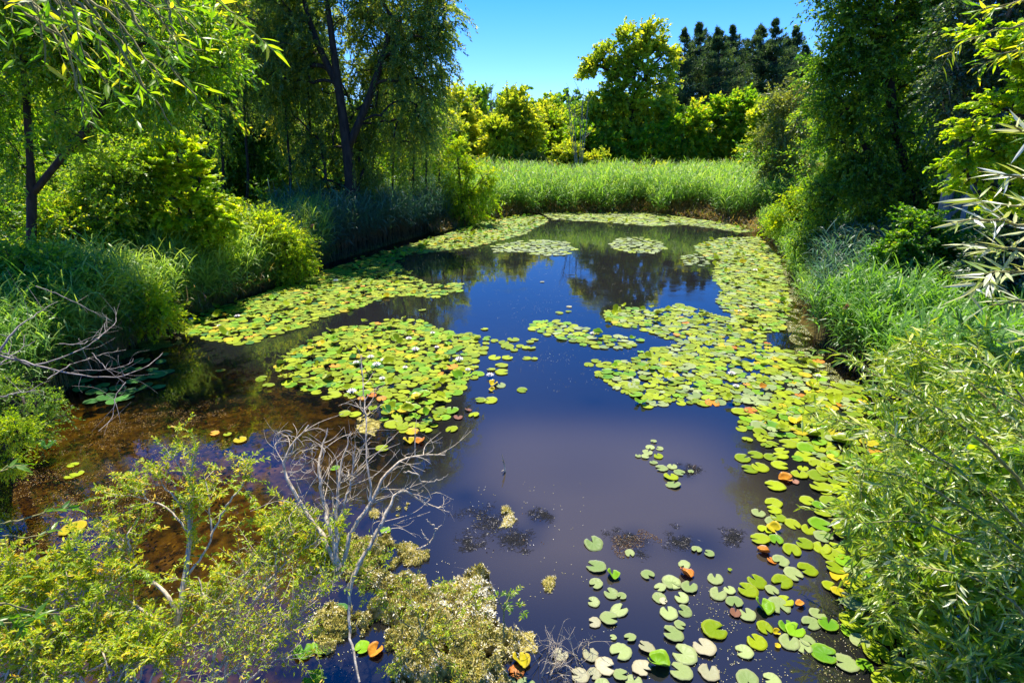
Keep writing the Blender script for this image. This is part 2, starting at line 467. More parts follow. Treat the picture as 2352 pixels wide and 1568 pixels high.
def px_lobes(base, ls, Y, ry=.8):
    o = []
    for l in ls:
        x, y, r = l[:3]; yy = l[3] if len(l) > 3 else Y
        c = at(x, y, yy); s = scale_at(x, y, yy)
        o.append((c - base, np.array([r * s, r * s * ry, r * s])))
    return o
def plant(name, label, cat, base, Y, lobes_px, trunks_px, ncl, leaf, bark, group=None, seed=1, trunk_r=.12, fol={}, ry=.85, rt=.011, shell=.5, up=.25, zmin=.25, stems=True, crownname='crown', trunkname='trunk'):
    rng = np.random.default_rng(seed)
    base = np.array(base, float)
    root = empty(name, base, label, cat, group)
    lobes = px_lobes(base, lobes_px, Y, ry)
    tr = []
    for tp in trunks_px:
        pts = [(at(p[0], p[1], p[2] if len(p) > 2 else Y) - base) for p in tp]
        if not tr: pts[0] = np.zeros(3)
        tr.append(np.array(pts))
    ch, C, lc, lr, k = grow(rng, tr, lobes, ncl, rt, trunk_r, up, zmin, shell)
    tb = MB()
    for P, r in ch:
        mm = max(4, len(P))
        tubes(tb, P[None], r[None], 7 if r.max() > .05 else 4)
    cb = MB()
    cen = np.average(lc, axis=0, weights=lr[:, 0])
    foliage(cb, rng, C, cen, **fol, stems=tb if stems else None)
    tb.obj(trunkname, bark, root, smooth=True)
    cb.obj(crownname, leaf, root)
    return root
def gz(x, y): return float(ground_z(np.array([x]), np.array([y]))[0])
def onground(px, Y):
    p = at(px, 784, Y)          # bearing only
    x = p[0]
    # bearing at distance Y independent of height uses depth; solve with ground level
    for _ in range(3):
        dep = Y * cp - (0 - CAM_H) * sp_
        x = (px - 1176) / FOC * dep
    return np.array([x, Y, gz(x, Y) - .03])

WIL = dict(ntw=6, tlen=1.0, nlf=28, L=.13, W=.042, shape='diamond', droop=.75, out_=.5, spread=.35, tb=.42, tv=.3)
BRD = dict(ntw=6, tlen=.6, nlf=16, L=.12, W=.07, shape='diamond', droop=.15, flat=.3, out_=.6, spread=.35, tb=.5, tv=.35, upn=.8)


# ================================================================== LEFT BANK TREES
plant("willow_tree", "tall dark-trunked willow at the far left edge with a limb forking right over the reeds", "tree",
      onground(75, 14), 14,
      [(100, 20, 150), (290, 50, 150), (420, 170, 95, 13), (450, 60, 95, 13), (330, 200, 70), (20, 180, 90), (200, 160, 80), (60, -170, 170), (160, 290, 50, 13), (10, 330, 60)],
      [[(75, 720), (72, 560), (75, 440), (66, 330), (60, 200), (48, 40), (60, -100)], [(80, 440), (120, 385), (180, 320), (240, 250), (290, 180), (330, 60)]],
      370, M['lf_bright'], M['bark'], seed=11, rt=.0075, trunk_r=.115, shell=.35, fol=dict(WIL, droop=.4, L=.12, W=.05, tb=.5, tlen=.75, nlf=29))
WA = plant("willow_tree", "big weeping willow with a dark forked trunk, directly left of the sky gap", "tree",
      onground(812, 25), 25,
      [(650, 130, 110), (760, 60, 150, 27), (880, 90, 110, 26.5), (950, 150, 80), (985, 60, 65), (960, 20, 90), (600, 20, 100), (690, 280, 90, 27), (850, 260, 100, 27), (940, 270, 75), (880, -100, 120), (700, -150, 150), (985, 190, 48), (1020, 100, 28), (1000, 0, 45), (780, 380, 90, 26)],
      [[(812, 470), (803, 380), (785, 250), (770, 150), (755, 30), (740, -80)], [(797, 345), (830, 270), (865, 180), (900, 60)], [(778, 200), (735, 120), (700, 20), (680, -90)]],
      720, M['lf_willow'], M['bark'], seed=12, trunk_r=.30, shell=.4, rt=.013, fol=dict(WIL, tlen=1.0, nlf=38, L=.15, W=0.052, droop=.55, tb=.58, tv=.45))
plant("willow_tree", "broad shaded willow between the left-edge trunk and the forked willow", "tree",
      onground(600, 31), 31,
      [(540, 120, 95), (600, 250, 90), (520, 330, 80), (480, 230, 70), (620, 360, 80), (560, -30, 110), (470, 60, 90), (680, 420, 70), (540, 420, 70)],
      [[(600, 470), (590, 380), (575, 250), (560, 100), (560, -40)], [(592, 400), (540, 320), (510, 220)]],
      480, M['lf_mid'], M['bark'], seed=13, trunk_r=.2, fol=dict(WIL, droop=.4, tlen=1.0, nlf=35, L=.15, W=0.057, tb=.42, tv=.5))
# slim stems under the willow's right half
slims = [(858, 27, 300, 'leftmost slim bare-stemmed tree under the big willow'), (903, 28, 290, 'slim dark stem second from the left under the big willow'),
         (948, 29.2, 300, 'slim dark stem in the middle of the row under the big willow'), (975, 30.5, 310, 'slim leaning stem just right of the middle under the big willow'),
         (1003, 31.8, 330, 'rightmost slim stem under the big willow, next to the sky gap')]
slims += [(505, 24, 150, 'leftmost slim dark trunk in the shaded wood left of the big willow'), (560, 26, 120, 'second slim dark trunk in the shaded wood left of the big willow'),
          (655, 25.5, 100, 'slim dark trunk close to the left side of the forked willow trunk'), (708, 27, 140, 'slim trunk just left of the forked willow trunk, slightly leaning')]
for i, (px, Y, ty, lab) in enumerate(slims):
    plant("slender_tree", lab, "tree", onground(px, Y), Y,
          [(px - 4, ty + 20, 34), (px + 6, ty - 50, 34), (px, ty + 110, 26)] + ([(px + 2, ty + 175, 24)] if i % 2 else []),
          [[(px, 470), (px - 5 + 3 * i, 400), (px + 4, 330), (px - 3, ty - 60)]], 34, M['lf_mid'] if i % 2 else M['lf_willow'], M['bark'],
          group="slim stems under the big willow", seed=30 + i, trunk_r=.075, fol=dict(WIL, tlen=.7, nlf=20, droop=.6))
# the wood behind on the left and right: the same kinds of tree, copied
backs = [(470, 30, 2.9, .92, "willow standing just behind the right edge of the near left crown"), (590, 40, .6, 1.1, "tall willow at the back of the wood left of the forked trunk"), (60, 33, .1, 1.1, "willow crown far behind the left-edge trunk"), (230, 36, 2.2, 1.0, "hazy willow in the wood above the left shrubs"),
         (400, 34, 4.0, 1.05, "dark willow in the wood behind the bright young maple"), (700, 37, 1.3, 1.0, "willow in the wood seen through the forked trunk"),
         (905, 50, 5.2, .8, "rearmost willow behind the slim stems")]
for px, Y, rz, s_, lab in backs:
    copy_thing(WA, onground(px, Y), rz, s_, lab)
# bright understorey seen through the stems
plant("understorey_tree", "sunlit light green tree glowing behind the slim stems of the big willow", "tree", onground(930, 34), 34,
      [(900, 380, 55), (960, 350, 55), (930, 300, 50), (1000, 400, 40), (850, 420, 45), (990, 310, 40)], [[(930, 450), (925, 380), (930, 300)]], 110, M['lf_yellow'], M['bark'], seed=41, trunk_r=.09,
      fol=dict(BRD, tlen=.8, nlf=23, L=.16, W=0.103))
plant("understorey_tree", "sunlit light green bush glowing behind the forked trunk", "tree", onground(700, 31), 31,
      [(690, 430, 45), (740, 400, 40), (650, 400, 45), (570, 430, 50), (610, 450, 40)], [[(700, 460), (695, 420), (690, 380)]], 80, M['lf_bright'], M['bark'], seed=42, trunk_r=.08,
      fol=dict(BRD, tlen=.7, nlf=20, L=.15, W=0.103))
plant("maple_sapling", "bright yellow-green young maple with tiered leaves above the left bank reeds", "tree", onground(425, 16), 16,
      [(400, 340, 38), (440, 390, 42), (375, 400, 50), (455, 440, 45), (420, 480, 70), (340, 450, 50), (500, 500, 45), (380, 520, 60), (300, 500, 40)],
      [[(430, 590), (428, 500), (415, 420), (405, 330)], [(428, 520), (450, 450), (460, 410)]], 130, M['lf_yellow'], M['bark'], seed=14, trunk_r=.05,
      shell=.2, up=.1, fol=dict(ntw=6, tlen=.4, nlf=20, L=.11, W=0.115, shape='maple', droop=.1, flat=.7, out_=.6, spread=.2, tb=.6, tv=.3, upn=1.4))
plant("broad_tree", "sun-dappled mid green tree behind the left-edge trunk and its forked limb", "tree", onground(190, 21), 21,
      [(150, 260, 80), (270, 270, 80), (370, 230, 60), (60, 330, 80), (200, 350, 80), (320, 340, 60), (120, 400, 70), (430, 300, 40), (0, 250, 70)],
      [[(190, 480), (185, 380), (200, 280)], [(188, 420), (260, 330), (330, 270)]], 330, M['lf_mid'], M['bark'], seed=43, trunk_r=.12, shell=.35,
      fol=dict(BRD, tlen=.65, nlf=20, L=.12, W=.07, tb=.6))
# shrubs of the left bank
sh = [
 ("leafy_shrub", "mid green shrub mass behind the left-edge trunk, just under its crown", 160, 17.5, [(120, 440, 90), (220, 470, 80), (60, 520, 80), (270, 430, 60), (160, 540, 80), (20, 430, 70)], 'lf_mid', 200, 51),
 ("leafy_shrub", "olive green shrub between the trunk at the left edge and the bright young maple", 290, 15.5, [(280, 380, 60), (250, 450, 70), (320, 420, 50), (220, 400, 60), (300, 540, 60)], 'lf_mid', 150, 52),
 ("leafy_shrub", "yellow-green shrub at the water end of the left bank, beside the shaded reeds", 640, 18.3, [(610, 530, 44), (660, 560, 44), (590, 590, 40), (640, 615, 36), (685, 600, 30), (560, 560, 34), (540, 510, 40)], 'lf_yellow', 190, 53),
 ("leafy_shrub", "low yellow-green shrub in the sunny reeds at the foot of the young maple", 470, 16.2, [(300, 520, 50), (360, 560, 44), (440, 530, 50), (500, 520, 44), (410, 600, 36), (270, 590, 44), (330, 620, 36)], 'lf_yellow', 210, 54),
 ("leafy_shrub", "bright green dense shrub behind the left bank reeds, left of the young maple", 200, 14.8, [(170, 520, 60), (240, 560, 55), (120, 580, 50), (200, 620, 50), (260, 500, 45), (110, 500, 50)], 'lf_bright', 190, 57),
 ("leafy_shrub", "bright green bush hanging over the dead branches at the left edge", 30, 11.5, [(40, 640, 80), (120, 620, 60), (0, 720, 70), (150, 680, 50), (200, 640, 50)], 'lf_mid', 150, 55),
 ("leafy_shrub", "small yellow-green bush low at the waterline where the lily pads begin", 330, 12.6, [(340, 700, 26), (305, 730, 24), (370, 720, 20)], 'lf_yellow', 40, 56),
]
for nm, lab, px, Y, ls, mt, nc, sd_ in sh:
    b_ = onground(px, Y)
    plant(nm, lab, "shrub", b_, Y, ls, [[(px, 650), (px, 560)], ] if False else [[(ls[0][0], ls[0][1] + 60), (ls[0][0], ls[0][1])]], nc, M[mt], M['bark'], seed=sd_, trunk_r=.03, zmin=.02, shell=.15,
          fol=dict(ntw=6, tlen=.62, nlf=20, L=.085, W=0.048, shape='diamond', droop=.2, flat=.3, out_=.5, spread=.2, tb=.62, tv=.4, upn=.9))
# far end, left of the reed bed
plant("young_willow", "yellow-green young willow at the left end of the far reed bed", "tree", onground(1065, 31), 31,
      [(1050, 370, 34), (1090, 420, 36), (1050, 440, 34), (1110, 450, 30), (1080, 480, 36), (1120, 410, 20), (1050, 500, 30), (1040, 330, 22)],
      [[(1065, 520), (1060, 440), (1050, 360)], [(1063, 470), (1090, 430), (1110, 410)]], 130, M['lf_yellow'], M['bark'], seed=15, trunk_r=.06,
      fol=dict(ntw=6, tlen=.6, nlf=22, L=.13, W=0.057, shape='diamond', droop=.35, out_=.5, spread=.3, tb=.5, tv=.4))
# ================================================================== FAR TREES
FB = dict(ntw=6, tlen=.9, nlf=16, L=.30, W=0.196, shape='diamond', droop=.1, flat=.3, out_=.7, spread=.5, tb=.62, tv=.45, upn=.9)
far = [
 ("deciduous_tree", "yellow-green tree directly right of the big willow, at the foot of the sky gap", 1055, 56, [(1050, 230, 28), (1060, 280, 42), (1045, 340, 45), (1080, 330, 35)], 'lf_far', 90, 'tree'),
 ("deciduous_tree", "small round-topped tree with a visible dark stem, second from the left of the far row", 1105, 60, [(1105, 220, 22), (1095, 270, 32), (1120, 320, 34), (1095, 350, 30)], 'lf_mid', 60, 'tree'),
 ("deciduous_tree", "widest of the yellow-green trees low in the sky gap, dark stems beneath", 1180, 54, [(1185, 245, 34), (1160, 280, 42), (1210, 290, 42), (1180, 330, 45), (1140, 330, 30), (1180, 370, 36), (1172, 218, 14)], 'lf_far', 130, 'tree'),
 ("deciduous_tree", "light green tree above the round yellow bush in the far row", 1262, 60, [(1255, 265, 34), (1275, 310, 40), (1240, 330, 35), (1290, 350, 30)], 'lf_far', 80, 'tree'),
 ("deciduous_tree", "distant bluish green tree in the lowest dip of the skyline", 1290, 110, [(1275, 250, 20), (1300, 255, 16), (1320, 262, 14), (1285, 285, 25)], 'lf_mid', 50, 'tree'),
 ("deciduous_tree", "distant thin tree at the right end of the dip in the skyline", 1325, 90, [(1325, 260, 16), (1335, 290, 25), (1315, 300, 24)], 'lf_mid', 45, 'tree'),
 ("deciduous_tree", "slim yellow-green tree between the widest far tree and the round-topped one", 1140, 52, [(1138, 300, 24), (1145, 335, 28), (1130, 365, 26)], 'lf_far', 50, 'tree'),
 ("deciduous_tree", "low bright tree at the left foot of the tallest broad-leaved tree", 1330, 55, [(1335, 320, 30), (1350, 345, 30), (1320, 350, 26)], 'lf_bright', 60, 'tree'),
 ("deciduous_tree", "yellowish tree between the bright green row and the pale olive small tree", 1760, 48, [(1755, 270, 32), (1765, 320, 36), (1745, 355, 34), (1770, 380, 28)], 'lf_far', 80, 'tree'),
 ("deciduous_tree", "light green tree closing the gap beside the big willow, low in the far row", 1035, 46, [(1030, 300, 30), (1030, 350, 34), (1045, 390, 30)], 'lf_far', 70, 'tree'),
 ("round_bush", "bright yellow globe-shaped bush standing at the back of the reed bed", 1303, 51, [(1303, 350, 26), (1290, 365, 22), (1318, 365, 22)], 'lf_far', 60, 'bush'),
 ("round_bush", "smaller yellow bush right of the globe-shaped one", 1370, 51, [(1368, 372, 20), (1382, 362, 14), (1352, 378, 16)], 'lf_far', 45, 'bush'),
 ("round_bush", "olive bush left of the globe-shaped yellow one, at the back of the reeds", 1235, 52, [(1225, 370, 24), (1245, 380, 20), (1200, 382, 20)], 'lf_olive', 50, 'bush'),
 ("round_bush", "low yellow-green bush at the left back corner of the far reed bed", 1155, 50, [(1150, 400, 18), (1135, 412, 16), (1180, 410, 16)], 'lf_far', 40, 'bush'),
 ("round_bush", "tiny yellow bush poking out of the middle of the far reeds", 1500, 47, [(1492, 398, 10), (1515, 396, 10)], 'lf_far', 14, 'bush'),
 ("deciduous_tree", "leftmost bright green tree at the foot of the pines, behind the reeds", 1570, 55, [(1565, 300, 34), (1590, 270, 26), (1560, 340, 30), (1600, 320, 34)], 'lf_bright', 80, 'tree'),
 ("deciduous_tree", "bright green tree in the middle of the row at the foot of the pines", 1640, 56, [(1635, 285, 36), (1650, 250, 22), (1620, 320, 36), (1665, 320, 34), (1640, 355, 30)], 'lf_bright', 95, 'tree'),
 ("deciduous_tree", "bright green tree at the right of the row at the foot of the pines", 1710, 55, [(1700, 250, 34), (1730, 265, 30), (1695, 300, 38), (1730, 330, 36), (1690, 350, 30)], 'lf_bright', 100, 'tree'),
]
for i, (nm, lab, px, Y, ls, mt, nc, cat) in enumerate(far):
    b_ = onground(px, Y)
    top = min(l[1] for l in ls); 
    f = dict(FB)
    if cat == 'bush': f.update(tlen=.6, L=.2, W=0.115, spread=.3)
    plant(nm, lab, cat, b_, Y, ls, [[(px, 395), (px + 3, 350), (ls[0][0], ls[0][1])]], int(nc * 1.5), M[mt], M['bark'], seed=70 + i, trunk_r=.13 if cat == 'tree' else .05, rt=.02, fol=f, shell=.3)
plant("oak_tree", "tallest broad-leaved tree of the far bank with a dark arm reaching left into the sky", "tree", onground(1455, 58), 58,
      [(1370, 140, 26), (1350, 165, 20), (1395, 125, 22), (1415, 160, 28), (1450, 100, 36), (1495, 90, 34), (1530, 130, 26), (1540, 170, 22), (1470, 150, 40), (1430, 205, 44), (1500, 215, 48), (1390, 245, 42), (1450, 260, 50),
       (1515, 275, 36), (1370, 300, 36), (1420, 320, 46), (1480, 330, 48), (1520, 350, 34), (1385, 350, 36), (1440, 365, 30), (1350, 265, 20)],
      [[(1455, 395), (1450, 300), (1455, 200), (1465, 110)], [(1452, 260), (1420, 190), (1385, 150), (1360, 150)], [(1453, 230), (1490, 160), (1520, 130)]],
      620, M['lf_far'], M['bark'], seed=16, trunk_r=.3, rt=.022, shell=.35, fol=dict(FB, tb=.5, tv=.5, L=.28, W=0.184))

def conifer(name, label, px, top_y, Y, halfw_px, seed, group):
    rng = np.random.default_rng(seed)
    base = onground(px, Y)
    top = at(px, top_y, Y)
    Hh = top[2] - base[2]
    hw = halfw_px * scale_at(px, top_y, Y)
    root = empty(name, base, label, "pine tree", group)
    tb = MB()
    dx = top[0] - base[0]
    tube(tb, np.array([[0, 0, 0], [dx * .5, 0, Hh * .5], [dx, 0, Hh]]), [.28, .16, .02], 14, 7)
    nb = 190
    z = Hh * (1 - rng.uniform(0, 1, nb) ** 1.05 * .88)
    prof = np.clip((Hh - z) / (Hh * .42), .04, 1) ** 1.0
    Lb = hw * prof * rng.uniform(.5, 1.45, nb)
    an = rng.uniform(0, 2 * pi, nb)
    q = np.linspace(0, 1, 6)
    P = np.zeros((nb, 6, 3))
    P[..., 0] = dx * (z / Hh)[:, None] + np.cos(an)[:, None] * Lb[:, None] * q
    P[..., 1] = np.sin(an)[:, None] * Lb[:, None] * q
    P[..., 2] = z[:, None] + Lb[:, None] * (.10 * q + .10 * q ** 2) - .12 * Lb[:, None] * np.sin(q * pi)
    tubes(tb, P, np.broadcast_to(np.linspace(.05, .012, 6), (nb, 6)), 4)
    cb = MB()
    K = 110
    qi = rng.uniform(.25, 1.03, (nb, K))
    idx = np.clip(qi * 5, 0, 4.999); i0 = idx.astype(int); fr_ = idx - i0
    B0 = np.take_along_axis(P, i0[..., None], 1); B1 = np.take_along_axis(P, np.minimum(i0 + 1, 5)[..., None], 1)
    pos = B0 + (B1 - B0) * fr_[..., None]
    side = np.stack([-np.sin(an), np.cos(an), 0 * an], -1)
    lat = rng.normal(0, .32, (nb, K)) * (1.2 - qi * .6)
    pos = pos + side[:, None] * (lat * np.clip(Lb / 1.8, .12, 1)[:, None])[..., None]
    pos[..., 2] += rng.normal(0, .10, (nb, K))
    pos = pos.reshape(-1, 3)
    outd = np.repeat(np.stack([np.cos(an), np.sin(an), .3 + 0 * an], -1), K, 0)
    D = unit(outd * .5 + polyrs(rng, len(pos)) * .8 + np.array([0, 0, .35]))
    ct = np.repeat(rng.normal(size=nb), K)
    leaves(cb, pos, D, polyrs(rng, len(pos)), rng.uniform(.22, .5, len(pos)), .09, np.clip(.4 + .25 * ct + .15 * rng.normal(size=len(pos)), 0, 1))
    tb.obj('trunk', M['bark'], root, smooth=True)
    cb.obj('crown', M['lf_pine'], root)
    return root
pines = [(1572, 70, 84, 40, "leftmost dark pine, half behind the tall broad-leaved tree"), (1608, 52, 88, 42, "dark pine second from the left with a blunt double top"),
         (1650, 66, 82, 42, "dark pine in the middle of the left clump of pines"), (1683, 62, 90, 40, "dark pine at the right end of the left pine clump"),
         (1748, 58, 86, 44, "dark pine left of the tallest spire in the right pine clump"), (1782, 47, 84, 44, "tallest pine spire, in the right pine clump"),
         (1828, 62, 92, 38, "rightmost dark pine, nearly touching the right-hand willow"), (1715, 95, 94, 32, "short pine filling the notch between the two pine clumps"),
         (1628, 85, 93, 40, "rear pine seen between the tops of the left pine clump"), (1590, 100, 89, 40, "short rear pine at the left of the left clump"), (1668, 100, 92, 40, "short rear pine right of the middle of the left clump"), (1765, 95, 93, 40, "short rear pine between the two tallest spires of the right clump"), (1808, 90, 90, 40, "rear pine filling the right pine clump"),
         (1850, 110, 86, 36, "lower pine half hidden behind the right-hand willow")]
for i, (px, ty, Y, hw, lab) in enumerate(pines):
    conifer("pine_tree", lab, px, ty, Y, hw * 1.6, 100 + i, "pines on the far bank skyline")

def bare_tree(name, label, px, Y, top, n, seed, lean=8, r=.035, cat="dead tree", mat='bark_pale'):
    rng = np.random.default_rng(seed)
    base = onground(px, Y); root = empty(name, base, label, cat, "leafless trees on the skyline")
    tb = MB()
    for i in range(n):
        tx = px + rng.uniform(-1, 1) * lean; ty = top + rng.uniform(0, 30)
        a0 = np.zeros(3); a2 = at(tx, ty, Y) - base; a1 = a0 * .4 + a2 * .6 + np.array([rng.uniform(-.3, .3), 0, 0])
        P = resample(np.column_stack([[a0, a1, a2], [r, r * .6, .012]]), 12)
        tubes(tb, P[None, :, :3], P[None, :, 3], 4)
        for j in range(7):
            s0 = P[rng.integers(6, 11), :3]
            e = s0 + np.array([rng.uniform(-.8, .8), rng.uniform(-.5, .5), rng.uniform(.5, 1.4)])
            tube(tb, [s0, (s0 + e) / 2 + rng.normal(size=3) * .08, e], [.02, .014, .008], 5, 3)
    tb.obj('trunk', M[mat], root)
bare_tree("dead_tree", "thin leafless grey stems above the far trees just right of the big willow", 1078, 57, 195, 2, 5)
bare_tree("dead_tree", "bare grey twigs sticking up left of the widest yellow-green far tree", 1128, 58, 190, 4, 6, 14)
bare_tree("dead_tree", "pale leafless tree beside the tall broad-leaved tree, at the right end of the sky gap", 1330, 50, 205, 6, 7, 30, .05)

# ================================================================== RIGHT BANK TREES
plant("olive_sapling", "pale olive small tree with thin crooked stem, right end of far reeds", "tree", onground(1815, 33), 33,
      [(1780, 250, 44), (1830, 230, 44), (1760, 310, 40), (1820, 320, 50), (1790, 370, 40), (1860, 390, 40), (1835, 430, 36), (1790, 430, 30), (1760, 385, 24)],
      [[(1828, 450), (1822, 410), (1795, 365), (1800, 290), (1798, 230)], [(1797, 340), (1830, 290), (1840, 240)]], 190, M['lf_olive'], M['bark_pale'], seed=17, trunk_r=.07, shell=.25,
      fol=dict(ntw=6, tlen=.7, nlf=19, L=.15, W=0.069, shape='diamond', droop=.25, out_=.5, spread=.35, tb=.45, tv=.4))
WR = plant("willow_tree", "massive dark green tree towering over the right bank, sunlit along its left edge", "tree", onground(2080, 19), 19,
      [(1965, 60, 80), (1985, 170, 90), (1925, 240, 55), (1980, 320, 90), (2090, 90, 130), (2110, 280, 120), (1990, 430, 80), (2140, 420, 100), (1925, 400, 50), (1990, 520, 60), (2090, -90, 160), (1930, -20, 60), (1905, 150, 40), (1890, 310, 30), (2080, 520, 60)],
      [[(2075, 560), (2100, 440), (2150, 330), (2190, 240), (2220, 120), (2230, -40)], [(2100, 450), (2060, 330), (2040, 180), (2030, 40)], [(2090, 480), (2010, 400), (1970, 300)]],
      800, M['lf_mid'], M['bark'], seed=18, trunk_r=.24, shell=.35, fol=dict(ntw=6, tlen=.75, nlf=26, L=.10, W=0.063, shape='diamond', droop=.35, out_=.6, spread=.3, tb=.40, tv=.55))
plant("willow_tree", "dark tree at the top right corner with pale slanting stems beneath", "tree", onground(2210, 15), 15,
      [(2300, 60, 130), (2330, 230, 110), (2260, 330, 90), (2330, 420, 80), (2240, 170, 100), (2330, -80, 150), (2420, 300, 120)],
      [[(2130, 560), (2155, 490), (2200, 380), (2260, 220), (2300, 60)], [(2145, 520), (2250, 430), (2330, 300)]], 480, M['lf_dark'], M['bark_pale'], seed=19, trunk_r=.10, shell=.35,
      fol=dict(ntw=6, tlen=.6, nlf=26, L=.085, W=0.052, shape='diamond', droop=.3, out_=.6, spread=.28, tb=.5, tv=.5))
plant("slanting_tree", "pale-barked slim tree leaning right, low between the dark trees of the right bank", "tree", onground(2185, 14.5), 14.5,
      [(2290, 250, 60), (2330, 160, 60)], [[(2170, 580), (2210, 470), (2260, 350), (2300, 230)]], 40, M['lf_dark'], M['bark_pale'], seed=20, trunk_r=.07,
      fol=dict(BRD, L=.085, W=0.057))
for px, Y, rz, s_, lab in [(1990, 30, 1.0, .9, "tree in the wood behind the massive right-bank tree, left side"), (2150, 27, 3.1, 1.0, "tree in the wood behind the massive right-bank tree, right side"),
                     (2330, 24, 4.4, 1.0, "tree in the wood behind the top right corner tree")]:
    copy_thing(WR, onground(px, Y), rz, s_, lab)
plant("leafy_shrub", "round dark green bush in the shade under the right-hand trees", "shrub", onground(2110, 13.5), 13.5,
      [(2110, 545, 60), (2060, 580, 45), (2160, 580, 55), (2100, 610, 50), (2200, 560, 45)], [[(2110, 640), (2110, 560)]], 150, M['lf_bright'], M['bark'], seed=21, trunk_r=.03, zmin=.02, shell=.4,
      fol=dict(ntw=6, tlen=.35, nlf=19, L=.085, W=0.057, shape='diamond', droop=.2, flat=.5, out_=.6, spread=.2, tb=.22, tv=.3, upn=1))
edge = [
 ("leafy_shrub", "sunny yellow-green shrub at the right end of the far reeds, beneath the olive small tree", 1850, 24, [(1840, 470, 40), (1800, 500, 34), (1870, 500, 36), (1780, 520, 22), (1850, 440, 26)], 'lf_yellow', 120, 61),
 ("leafy_shrub", "bright green shrub overhanging the water at the foot of the massive right-bank tree", 1880, 18.5, [(1880, 520, 42), (1850, 560, 34), (1900, 580, 44), (1860, 610, 34), (1890, 460, 40), (1930, 610, 36)], 'lf_mid', 150, 62),
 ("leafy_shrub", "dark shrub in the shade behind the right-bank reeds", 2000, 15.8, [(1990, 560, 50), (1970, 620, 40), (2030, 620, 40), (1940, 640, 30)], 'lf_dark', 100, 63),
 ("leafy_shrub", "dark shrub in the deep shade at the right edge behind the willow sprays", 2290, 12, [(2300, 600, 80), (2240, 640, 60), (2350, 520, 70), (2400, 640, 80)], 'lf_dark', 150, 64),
]
for nm, lab, px, Y, ls, mt, nc, sd_ in edge:
    plant(nm, lab, "shrub", onground(px, Y), Y, ls, [[(ls[0][0], ls[0][1] + 60), (ls[0][0], ls[0][1])]], nc, M[mt], M['bark'], seed=sd_, trunk_r=.03, zmin=.02, shell=.15,
          fol=dict(ntw=6, tlen=.5, nlf=17, L=.095, W=0.048, shape='diamond', droop=.25, flat=.2, out_=.5, spread=.25, tb=.5, tv=.4, upn=.9))
plant("maple_branch", "yellow-green maple reaching in from the right edge in flat leafy tiers", "tree", onground(2520, 6.8), 6.8,
      [(2270, 235, 32), (2235, 290, 28), (2215, 345, 34), (2300, 330, 40), (2280, 380, 42), (2330, 250, 40), (2245, 430, 30), (2330, 440, 40), (2200, 370, 16), (2400, 350, 80), (2430, 200, 90), (2300, 90, 40), (2240, 100, 28), (2350, 130, 50)],
      [[(2520, 900), (2510, 600), (2480, 400), (2440, 200)], [(2490, 420), (2380, 380), (2260, 340)], [(2470, 330), (2380, 280), (2280, 240)], [(2500, 480), (2400, 460), (2260, 430)], [(2450, 240), (2350, 140), (2250, 100)]],
      150, M['lf_yellow'], M['bark'], seed=22, trunk_r=.06, shell=.1, rt=.006, up=.0, ry=.8,
      fol=dict(ntw=5, tlen=.25, nlf=16, L=.06, W=0.052, shape='lance', droop=.1, flat=.8, out_=.4, spread=.10, tb=.55, tv=.35, upn=2, stem_r=.0015))

# ================================================================== woodland undergrowth (uncountable mass behind the named trees)
def undergrowth(name, poly_pts, n, zr, mat, seed, tb=.35, L=.14, W=0.092, yfall=0):
    rng = np.random.default_rng(seed)
    P = np.array(poly_pts, float)
    x0, y0 = P.min(0); x1, y1 = P.max(0)
    q = rng.uniform((x0, y0), (x1, y1), (n * 4, 2))
    ins = np.zeros(len(q), bool)
    for i in range(len(P)):
        a, b = P[i], P[(i + 1) % len(P)]
        ins ^= ((a[1] > q[:, 1]) != (b[1] > q[:, 1])) & (q[:, 0] < (b[0] - a[0]) * (q[:, 1] - a[1]) / (b[1] - a[1] + 1e-9) + a[0])
    q = q[ins][:n]
    q = q[sdist(q[:, 0], q[:, 1]) > .8]
    z = ground_z(q[:, 0], q[:, 1])
    top = zr * (.45 + .9 * vnoise(q[:, 0], q[:, 1], 2.2, seed))
    C = np.column_stack([q, z + top * rng.uniform(0, 1, len(q)) ** .7])
    mb = MB()
    foliage(mb, rng, C, C - np.array([0, 0, 1.0]), 5, .7, 9, L, W, 'diamond', droop=.25, flat=.2, spread=.4, tb=tb, tv=.35, upn=.8)
    o = mb.obj(name, M[mat]); tag(o, kind='stuff')
    return o
o = undergrowth("woodland_undergrowth", [(-60, 24), (-14, 16), (-8.5, 24), (-3.5, 29), (-3, 34), (-6, 60), (-60, 60)], 4200, 3.0, 'lf_mid', 3)
tag(o, "dark leafy undergrowth filling the wood behind the left bank trees", "undergrowth")
o = undergrowth("woodland_undergrowth", [(60, 16), (15, 14), (12.5, 20), (12.5, 34), (17, 44), (24, 60), (60, 60)], 3000, 3.2, 'lf_mid', 4)
tag(o, "dark leafy undergrowth filling the wood behind the right bank trees", "undergrowth")
o = undergrowth("woodland_undergrowth", [(-16, 58), (-8, 53), (6, 54), (22, 54), (40, 58), (60, 75), (-30, 75)], 3600, 4.6, 'lf_yellow', 6, L=.26, W=.16, tb=.3)
tag(o, "green leafy undergrowth closing off the back of the far reed bed", "undergrowth")
o = undergrowth("distant_wood", [(-80, 120), (-20, 100), (70, 100), (120, 130), (120, 160), (-80, 160)], 5200, 9, 'lf_mid', 7, L=.8, W=0.575)
tag(o, "distant mass of trees closing the valley under the sky gap", "wood")

